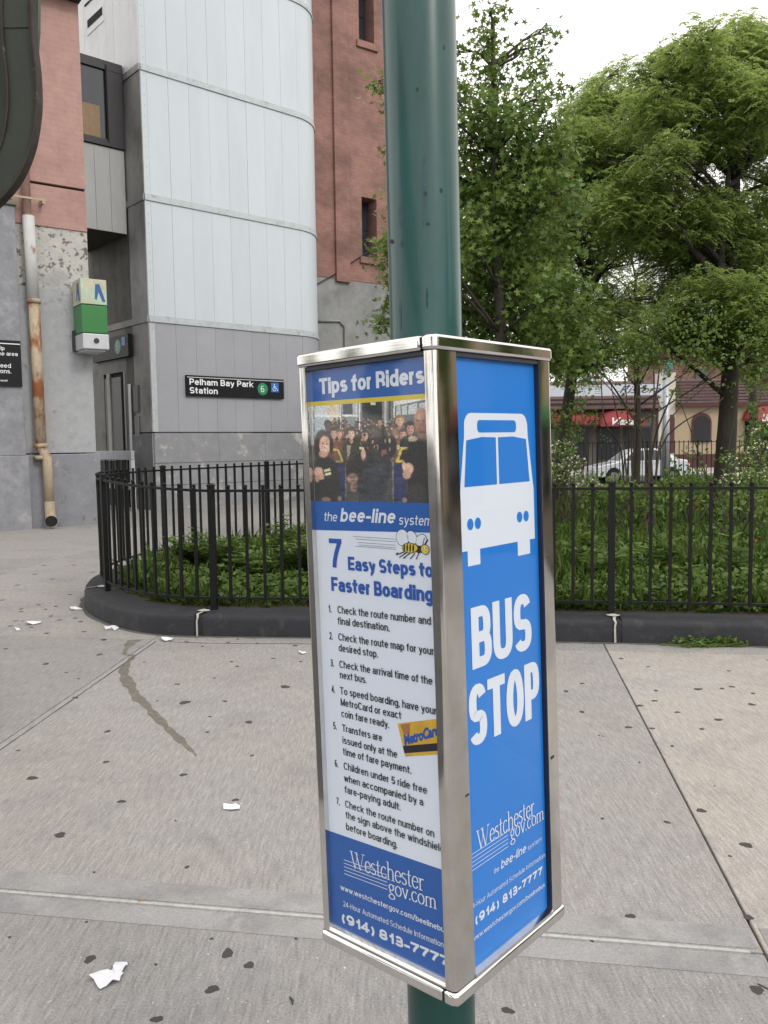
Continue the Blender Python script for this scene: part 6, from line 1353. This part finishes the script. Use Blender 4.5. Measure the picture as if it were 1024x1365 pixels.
def person(x, y, s, hair, skin, coat, hr=1.0):
    pe(x, y+3.0*s, s*1.9, s*1.7, coat, 1, .12); pp([(x-1.9*s, y+3.0*s), (x+1.9*s, y+3.0*s), (x+2.2*s, y+7*s), (x-2.2*s, y+7*s)], coat)
    pe(x-1.0*s, y+3.6*s, s*.5, s*1.6, tuple(c*1.35 for c in coat), .5, .9); pe(x, y+1.5*s, s*.40, s*.55, tuple(c*.78 for c in skin), 1, .3)
    pe(x, y-.38*s, s*.88*hr, s*.92*hr, hair, 1, .25); pe(x, y+.12*s, s*.68, s*1.0, skin, 1, .22); pe(x, y-.85*s, s*.62, s*.34, hair, 1, .5)
    pe(x+.22*s, y+.15*s, s*.35, s*.7, tuple(min(255, c*1.14) for c in skin), .6, .9); pe(x-.35*s, y+.3*s, s*.25, s*.6, tuple(c*.8 for c in skin), .5, .9)
    for dx in (-.28, .28): pe(x+dx*s, y-.08*s, s*.15, s*.08, (50, 38, 34), .8, .6)
    pe(x, y+.58*s, s*.28, s*.08, (140, 84, 76), .8, .6); pe(x, y+.30*s, s*.10, s*.12, tuple(c*.84 for c in skin), .6, .7)
person(205, 510, 30, (30, 52, 44), (80, 60, 50), (40, 44, 44)); person(250, 560, 32, (60, 44, 32), (186, 138, 110), (92, 62, 52)); person(290, 565, 26, (110, 80, 50), (190, 140, 112), (110, 70, 60))
person(470, 570, 30, (52, 38, 30), (188, 142, 116), (58, 52, 44)); person(570, 480, 20, (44, 36, 30), (170, 124, 98), (60, 54, 50)); person(600, 590, 34, (70, 50, 40), (190, 140, 120), (150, 96, 108)); person(700, 470, 32, (150, 110, 70), (196, 150, 118), (120, 84, 60)); person(720, 560, 30, (60, 44, 34), (184, 130, 100), (110, 84, 62))
person(765, 520, 34, (26, 26, 28), (176, 116, 92), (40, 40, 42), 1.15)
person(375, 560, 33, (62, 48, 38), (206, 160, 132), (58, 56, 46), 1.2); pp([(345, 640), (372, 640), (360, 720), (345, 760)], (150, 140, 110))
person(545, 645, 22, (60, 40, 34), (190, 134, 118), (40, 42, 50)); pe(620, 640, 60, 90, (44, 46, 46)); pe(540, 790, 110, 120, (46, 48, 56)); pe(460, 770, 60, 90, (40, 40, 40)); pe(580, 720, 50, 60, (52, 52, 54))
pp([(440, 800), (590, 780), (610, 1010), (420, 1020)], (58, 62, 74)); pe(520, 900, 100, 100, (50, 54, 64))
for k in range(26): x = R2.uniform(430, 760); y = R2.uniform(560, 700); pe(x, y, R2.uniform(4, 13), R2.uniform(8, 18), [(176, 130, 104), (130, 92, 76), (44, 44, 48), (150, 74, 90), (200, 180, 120), (30, 30, 34)][R2.integers(6)], .85, .5)
for x0, s in ((240, 1), (690, -1)): pass
for P_ in ([(244, 664), (278, 664), (282, 676), (246, 678)], [(272, 668), (284, 664), (318, 742), (304, 748)], [(262, 740), (316, 738), (316, 754), (262, 754)], [(702, 648), (800, 640), (800, 656), (704, 664)], [(702, 650), (716, 660), (688, 746), (672, 742)], [(676, 734), (772, 728), (770, 744), (676, 750)]): pp(P_, (206, 180, 70))
pp([(262, 758), (332, 756), (336, 1010), (262, 1010)], (38, 44, 92)); pp([(655, 752), (745, 756), (735, 1010), (655, 1010)], (40, 48, 104)); pr(330, 338, 756, 1010, (110, 104, 92)); pr(652, 658, 750, 1010, (120, 116, 100))
pe(395, 800, 60, 110, (44, 42, 38)); pe(382, 860, 38, 34, (196, 150, 128), 1, .4); pe(390, 915, 24, 40, (170, 124, 104), 1, .5); pe(458, 700, 17, 40, (196, 152, 132), 1, .4); pp([(430, 646), (464, 650), (462, 668), (430, 664)], (206, 200, 130))
for k in range(160): x = R2.uniform(100, 860); y = R2.uniform(700, 1010); pe(x, y, R2.uniform(10, 40), R2.uniform(5, 16), [(70, 68, 72), (34, 34, 36), (84, 80, 76), (50, 54, 66), (28, 28, 30)][R2.integers(5)], .35, .9)
# woman at left with a card
pe(168, 622, 62, 84, (56, 46, 40), 1, .2); pe(122, 668, 24, 56, (50, 42, 36), 1, .4); pe(178, 860, 110, 150, (42, 42, 42)); pp([(90, 800), (280, 800), (300, 1030), (90, 1030)], (44, 44, 43)); pe(182, 640, 42, 62, (206, 158, 136), 1, .25); pe(190, 660, 22, 34, (226, 182, 160), .7, .8); pe(170, 700, 34, 24, (188, 136, 116), 1, .4)
for x, y in ((166, 630), (198, 632)): pe(x, y, 7, 4, (46, 34, 30), 1, .5)
pe(184, 686, 15, 5, (196, 160, 150), .8, .6); pe(182, 658, 6, 10, (180, 128, 110), .8, .6); pe(232, 640, 14, 56, (56, 44, 36))
pe(135, 820, 34, 34, (198, 152, 130), 1, .3); pe(150, 850, 34, 22, (190, 144, 122), 1, .4); pe(126, 862, 18, 26, (176, 128, 108), 1, .4)
pp([(176, 806), (218, 794), (230, 834), (186, 846)], (214, 206, 150)); pp([(180, 820), (224, 808), (226, 818), (183, 832)], (60, 64, 60)); pp([(172, 846), (232, 836), (232, 852), (176, 860)], (60, 56, 66))
for yb in (200, 300): pass
pe(190, 1004, 34, 16, (150, 112, 96), .9, .5); pe(290, 996, 16, 18, (150, 116, 98), .9, .5)
# man at right
pe(830, 760, 110, 170, (36, 36, 38)); pp([(770, 740), (940, 700), (940, 1030), (730, 1030)], (38, 38, 40)); pe(834, 478, 46, 92, (150, 98, 76), 1, .25); pe(818, 430, 28, 34, (190, 138, 110), .6, .9); pe(846, 540, 40, 60, (120, 70, 54), .8, .5)
for x, y in ((812, 470), (848, 468)): pe(x, y, 9, 4, (40, 26, 22), 1, .5)
pe(836, 545, 26, 10, (96, 44, 40), .9, .5); pe(832, 505, 10, 14, (140, 84, 62), .9, .6); pe(780, 590, 30, 18, (198, 176, 140), .8, .5)
pe(750, 790, 34, 40, (206, 160, 132), 1, .3); pe(742, 830, 26, 30, (190, 142, 116), 1, .4); pe(724, 770, 12, 26, (214, 170, 144), 1, .4); pe(800, 960, 60, 70, (60, 60, 60), .7, .6); pe(728, 1002, 16, 18, (160, 120, 100), .9, .5)
pic = pic*.78+pic.mean(2, keepdims=True)*.22+4; nn = R2.standard_normal((PH, PW, 1)); nn = (nn+np.roll(nn, 1, 0)+np.roll(nn, 1, 1)+np.roll(nn, (1, 1), (0, 1)))/2; pic = pic*(1+.09*nn)+nn*4; pic[int((870-300)/2):] *= .92
g_ = np.clip(pic*1.12+6, 0, 255)/255.; g_ = np.where(g_ <= .04045, g_/12.92, ((g_+.055)/1.055)**2.4)*.95
GU, GV = 230, 210
uu = np.linspace(0, .262/.2475, GU+1); vv = np.linspace(0, 1, GV+1)
Vg = np.array([fL(.0220+.2475*u, .00045, .9412*(1-v)+.7778*v-u*(.0045*(1-v)+.001*v)) for v in vv for u in uu], np.float32)
me = bpy.data.meshes.new('crowd_photo'); me.vertices.add(len(Vg)); me.vertices.foreach_set('co', Vg.ravel())
I, J = np.meshgrid(np.arange(GV), np.arange(GU), indexing='ij'); a = (I*(GU+1)+J).ravel(); Fq = np.stack([a, a+GU+1, a+GU+2, a+1], 1).astype(np.int32)
me.loops.add(Fq.size); me.loops.foreach_set('vertex_index', Fq.ravel()); me.polygons.add(len(Fq)); me.polygons.foreach_set('loop_start', np.arange(0, Fq.size, 4, dtype=np.int32)); me.polygons.foreach_set('loop_total', np.full(len(Fq), 4, np.int32)); me.update(calc_edges=True)
ca = me.color_attributes.new('Col', 'FLOAT_COLOR', 'POINT'); cx_ = []
for v in vv:
    for u in uu:
        x = (80*(1-v)+108*v)+u*((860-80)*(1-v)+(880-108)*v); y = (370+(305-370)*u)*(1-v)+(1015+5*u)*v
        cx_.append((min(PH-1, max(0, int((y-300)/2))), min(PW-1, max(0, int((x-80)/2)))))
cx_ = np.array(cx_); cols = np.ones((len(Vg), 4), np.float32); cols[:, :3] = g_[cx_[:, 0], cx_[:, 1]]; ca.data.foreach_set('color', cols.ravel())
mph = bpy.data.materials.new('crowd_print'); mph.use_nodes = True; nb_ = mph.node_tree.nodes['Principled BSDF']; nb_.inputs['Roughness'].default_value = .5
at_ = mph.node_tree.nodes.new('ShaderNodeAttribute'); at_.attribute_name = 'Col'; mph.node_tree.links.new(at_.outputs['Color'], nb_.inputs['Base Color']); me.materials.append(mph)
link('crowd_photo', me, pl)

# ---- right poster
prr = sheet(fR, .050, .300, .018, 1.003, 0, 'bus_stop_poster', M_blueR, kiosk)
BH = [(.0700, .6970)]; bx0, bx1 = .0690, .2820
def rr2(x0, x1, z0, z1, r, n=5, co=(1, 1, 1, 1)):
    P = []
    for cx, cz, a, c, rw in ((x0+r, z0+r, 180, co[0], (x0, z0)), (x1-r, z0+r, 270, co[1], (x1, z0)), (x1-r, z1-r, 0, co[2], (x1, z1)), (x0+r, z1-r, 90, co[3], (x0, z1))):
        if c: P += [(cx+r*math.cos(math.radians(a+90*i/n)), cz+r*math.sin(math.radians(a+90*i/n))) for i in range(n+1)]
        else: P.append(rw)
    return P
bus = flat(fR, [(.0688, .697), (.0688, .7850), (.0705, .800), (.0835, .875), (.0845, .893)]+[(.1035-.0190*math.cos(t), .893+.0185*math.sin(t)) for t in np.linspace(.15, 1.57, 6)]+[(.2465+.0190*math.sin(t), .893+.0185*math.cos(t)) for t in np.linspace(0, 1.42, 6)]+[(.2660, .893), (.2667, .875), (.2785, .800), (.2815, .785), (.2815, .697)], .0005, 'bus_symbol', M_pwhite, prr)
for a, b in ((.0840, .1175), (.2272, .2656)): sheet(fR, a, b, .6727, .6985, .0003, 'bus_wheel', M_pwhite, prr)
flat(fR, rr2(.1190, .2310, .8808, .9005, .007), .0008, 'destination_window', M_blueR, bus)
flat(fR, [(.0802, .7967), (.1700, .7967), (.1700, .8728), (.1300, .8738), (.0890, .8690)], .0008, 'windscreen_pane', M_blueR, bus)
flat(fR, [(.1765, .7967), (.2690, .7967), (.2608, .8690), (.2200, .8738), (.1765, .8728)], .0008, 'windscreen_pane', M_blueR, bus)
for cx in (.0928, .1132, .2345, .2550): flat(fR, [(cx+.0085*math.cos(t), .738+.0092*math.sin(t)) for t in np.linspace(0, 2*math.pi, 20, endpoint=False)], .0008, 'headlight_dot', M_blueR, bus)
T([('BUS', .0868, .2670, .5080, .0985, dict(wt=.205, space=.62)), ('STOP', .0735, .2870, .3850, .0985, dict(wt=.205, space=.62))], M_pwhite, 'big_lettering', fR, prr)
T([('the', .1281, .1440, .1582, .0085, dict(bold=.01, shear=.18)), ('bee-line', .1490, .2270, .1582, .0150, dict(bold=.025, shear=.22)), ('system', .2318, .2780, .1582, .0085, dict(bold=.01, shear=.18)),
   ('24-Hour Automated Schedule Information:', .0600, .2877, .1262, .0085, dict(bold=.006)), ('(914) 813-7777', .0735, .2797, .0972, .0150, dict(bold=.07)), ('www.westchestergov.com/beelinebus', .0640, .2837, .0727, .0085, dict(bold=.02))], M_pwhite, 'small_lettering', fR, prr)
q = MB(); serif(q, 'Westchester', .0850, .2554, .2150, .0440, fR, d=D, thick=.075, thin=.03); serif(q, 'gov.com', .1790, .2868, .1960, .0345, fR, d=D+.0003, thick=.075, thin=.03)
for k in range(5): q.add([fR(.056, D, .2150-.0066*k), fR(.056, D, .2140-.0066*k), fR(.1725, D, .2140-.0066*k), fR(.1725, D, .2150-.0066*k)], [(0, 1, 2, 3)])
q.build('county_logo', M_pwhite, prr)
# clear covers
q = MB(); q.add([FK(.0118, KW-s, z) for s, z in ((.018, .024), (.280, .024), (.280, 1.001), (.018, 1.001))], [(0, 1, 2, 3)]); q.build('clear_cover', M_acr, kiosk)
q = MB(); q.add([FK(s, .0118, z) for s, z in ((.052, .022), (.296, .022), (.296, 1.001), (.052, 1.001))], [(0, 1, 2, 3)]); q.build('clear_cover', M_acr, kiosk)
# far sides closed with plain blue panels
kpart([(.320, .0235), (.3225, .0235), (.3225, .2785), (.320, .2785)], .0225, 1.0, 'rear_panel', M_blueR, sm=False)
kpart([(.0245, .283), (.294, .283), (.294, .2855), (.0245, .2855)], .0225, 1.0, 'rear_panel', M_blueL, sm=False)
# nicks and a paint smear on the steel
for fr_, s, z, w_, h_ in ((fR, .045, .318, .010, .004), (fR, .300, .300, .012, .006), (fR, .306, .66, .010, .0015)):
    q = MB(); q.add([fr_(s, REC-.0038, z), fr_(s+w_, REC-.0038, z+.001), fr_(s+w_, REC-.0038, z+h_), fr_(s, REC-.0038, z+h_)], [(0, 1, 2, 3)]); q.build('scuff', M_dkfr, kiosk)

# ================================================================== LITTER
def paper(label, out_px, name='paper_scrap', h=.012, cat='litter', m=None, curl=1.):
    P = [G(x, y)[:2] for x, y in out_px]; c = np.mean(P, 0); t = None; n = len(P); q = MB(); R_ = 4
    ring = []
    for k in range(R_+1):
        u = 1-k/R_
        for j, p in enumerate(P):
            pq = c+(p-c)*u; z = .004+h*(.5+.5*math.sin(pq[0]*55+1.3)*math.cos(pq[1]*47))*curl*(.35+.65*(1-abs(2*u-1)))+(h*.9 if (j*7) % 5 == 0 and u > .9 else 0)
            ring.append((pq[0], pq[1], z))
    fs_2 = [(k*n+j, k*n+(j+1) % n, (k+1)*n+(j+1) % n, (k+1)*n+j) for k in range(R_) for j in range(n)]
    q.add(ring, fs_2); o = q.build(name, m or M_litter, None, label=label, cat=cat); sd_ = o.modifiers.new('thick', 'SOLIDIFY'); sd_.thickness = .0006; return o, c
rc = [(190, 480), (250, 410), (340, 372), (440, 355), (550, 370), (585, 300), (545, 270), (630, 256), (715, 255), (722, 285), (690, 340), (640, 390), (665, 405), (630, 440), (610, 515), (520, 535), (430, 580), (345, 628), (310, 590), (260, 500)]
o, c = paper('crumpled white receipt torn at its top lying on the near concrete slab', [(100+x/10.24, 1260+y/10.24) for x, y in rc], 'crumpled_receipt', .012)
q = MB()
for k in range(7):
    a = c+np.array([-.004+.002*math.sin(k*5), -.010+.0028*k]); b = a+np.array([.006+.003*math.sin(k*3), .0022*math.cos(k*4)]); q.add([(a[0], a[1], .0235), (b[0], b[1], .0235), (b[0], b[1]+.0016, .0235), (a[0], a[1]+.0016, .0235)], [(0, 1, 2, 3)])
q.build('smudged_print', M_ink, o)
for lb, P_ in (('small curled white paper strip in the middle of the broad slab', [(298, 1077), (320, 1076), (320, 1080), (309, 1081.5), (298, 1080)]),
               ('white scrap on the pavement left of the kerb nose', [(93, 812), (100, 809), (108, 811), (111, 813.5), (99, 813.5), (95, 815)]),
               ('long white scrap farther left on the pavement', [(35, 832), (44, 829.5), (56, 829), (54, 831.5), (44, 833.5), (38, 834)]),
               ('folded white scrap against the kerb curve', [(139, 839), (147, 836), (155, 834.5), (159, 838), (153, 841), (148, 838.5), (141, 841)]),
               ('torn white scrap beside the end of the long joint', [(215, 853), (224, 851), (231, 851.5), (230, 854), (221, 856), (216, 855.5)]),
               ('tiny white scrap at the far left of the pavement', [(20, 840), (26, 838.6), (27, 840.5), (22, 841.6)]),
               ('tiny white scrap near the left steel edge of the kiosk', [(397, 871), (404, 870), (409, 871.5), (403, 873)])):
    paper(lb, P_, h=.02 if '838' else .01)
c = G(189, 1202); t = tag(MB().tube([(c[0]-.012, c[1]-.004, .006), (c[0], c[1], .007), (c[0]+.014, c[1]+.006, .006)], [.0025, .003, .0015], 6).build('cigarette_end', M_tan), label='small tan cigarette end lying on the pale cross joint', cat='litter')
c = G(389, 1335); q = MB(); q.tube([(c[0]-.006, c[1]+.014, .003), (c[0]+.002, c[1], .004), (c[0]+.005, c[1]-.016, .003)], [.003, .004, .002], 5); tag(q.build('dead_leaf', M_dirt), label='thin dark shrivelled leaf on the slab left of the green post', cat='leaf')
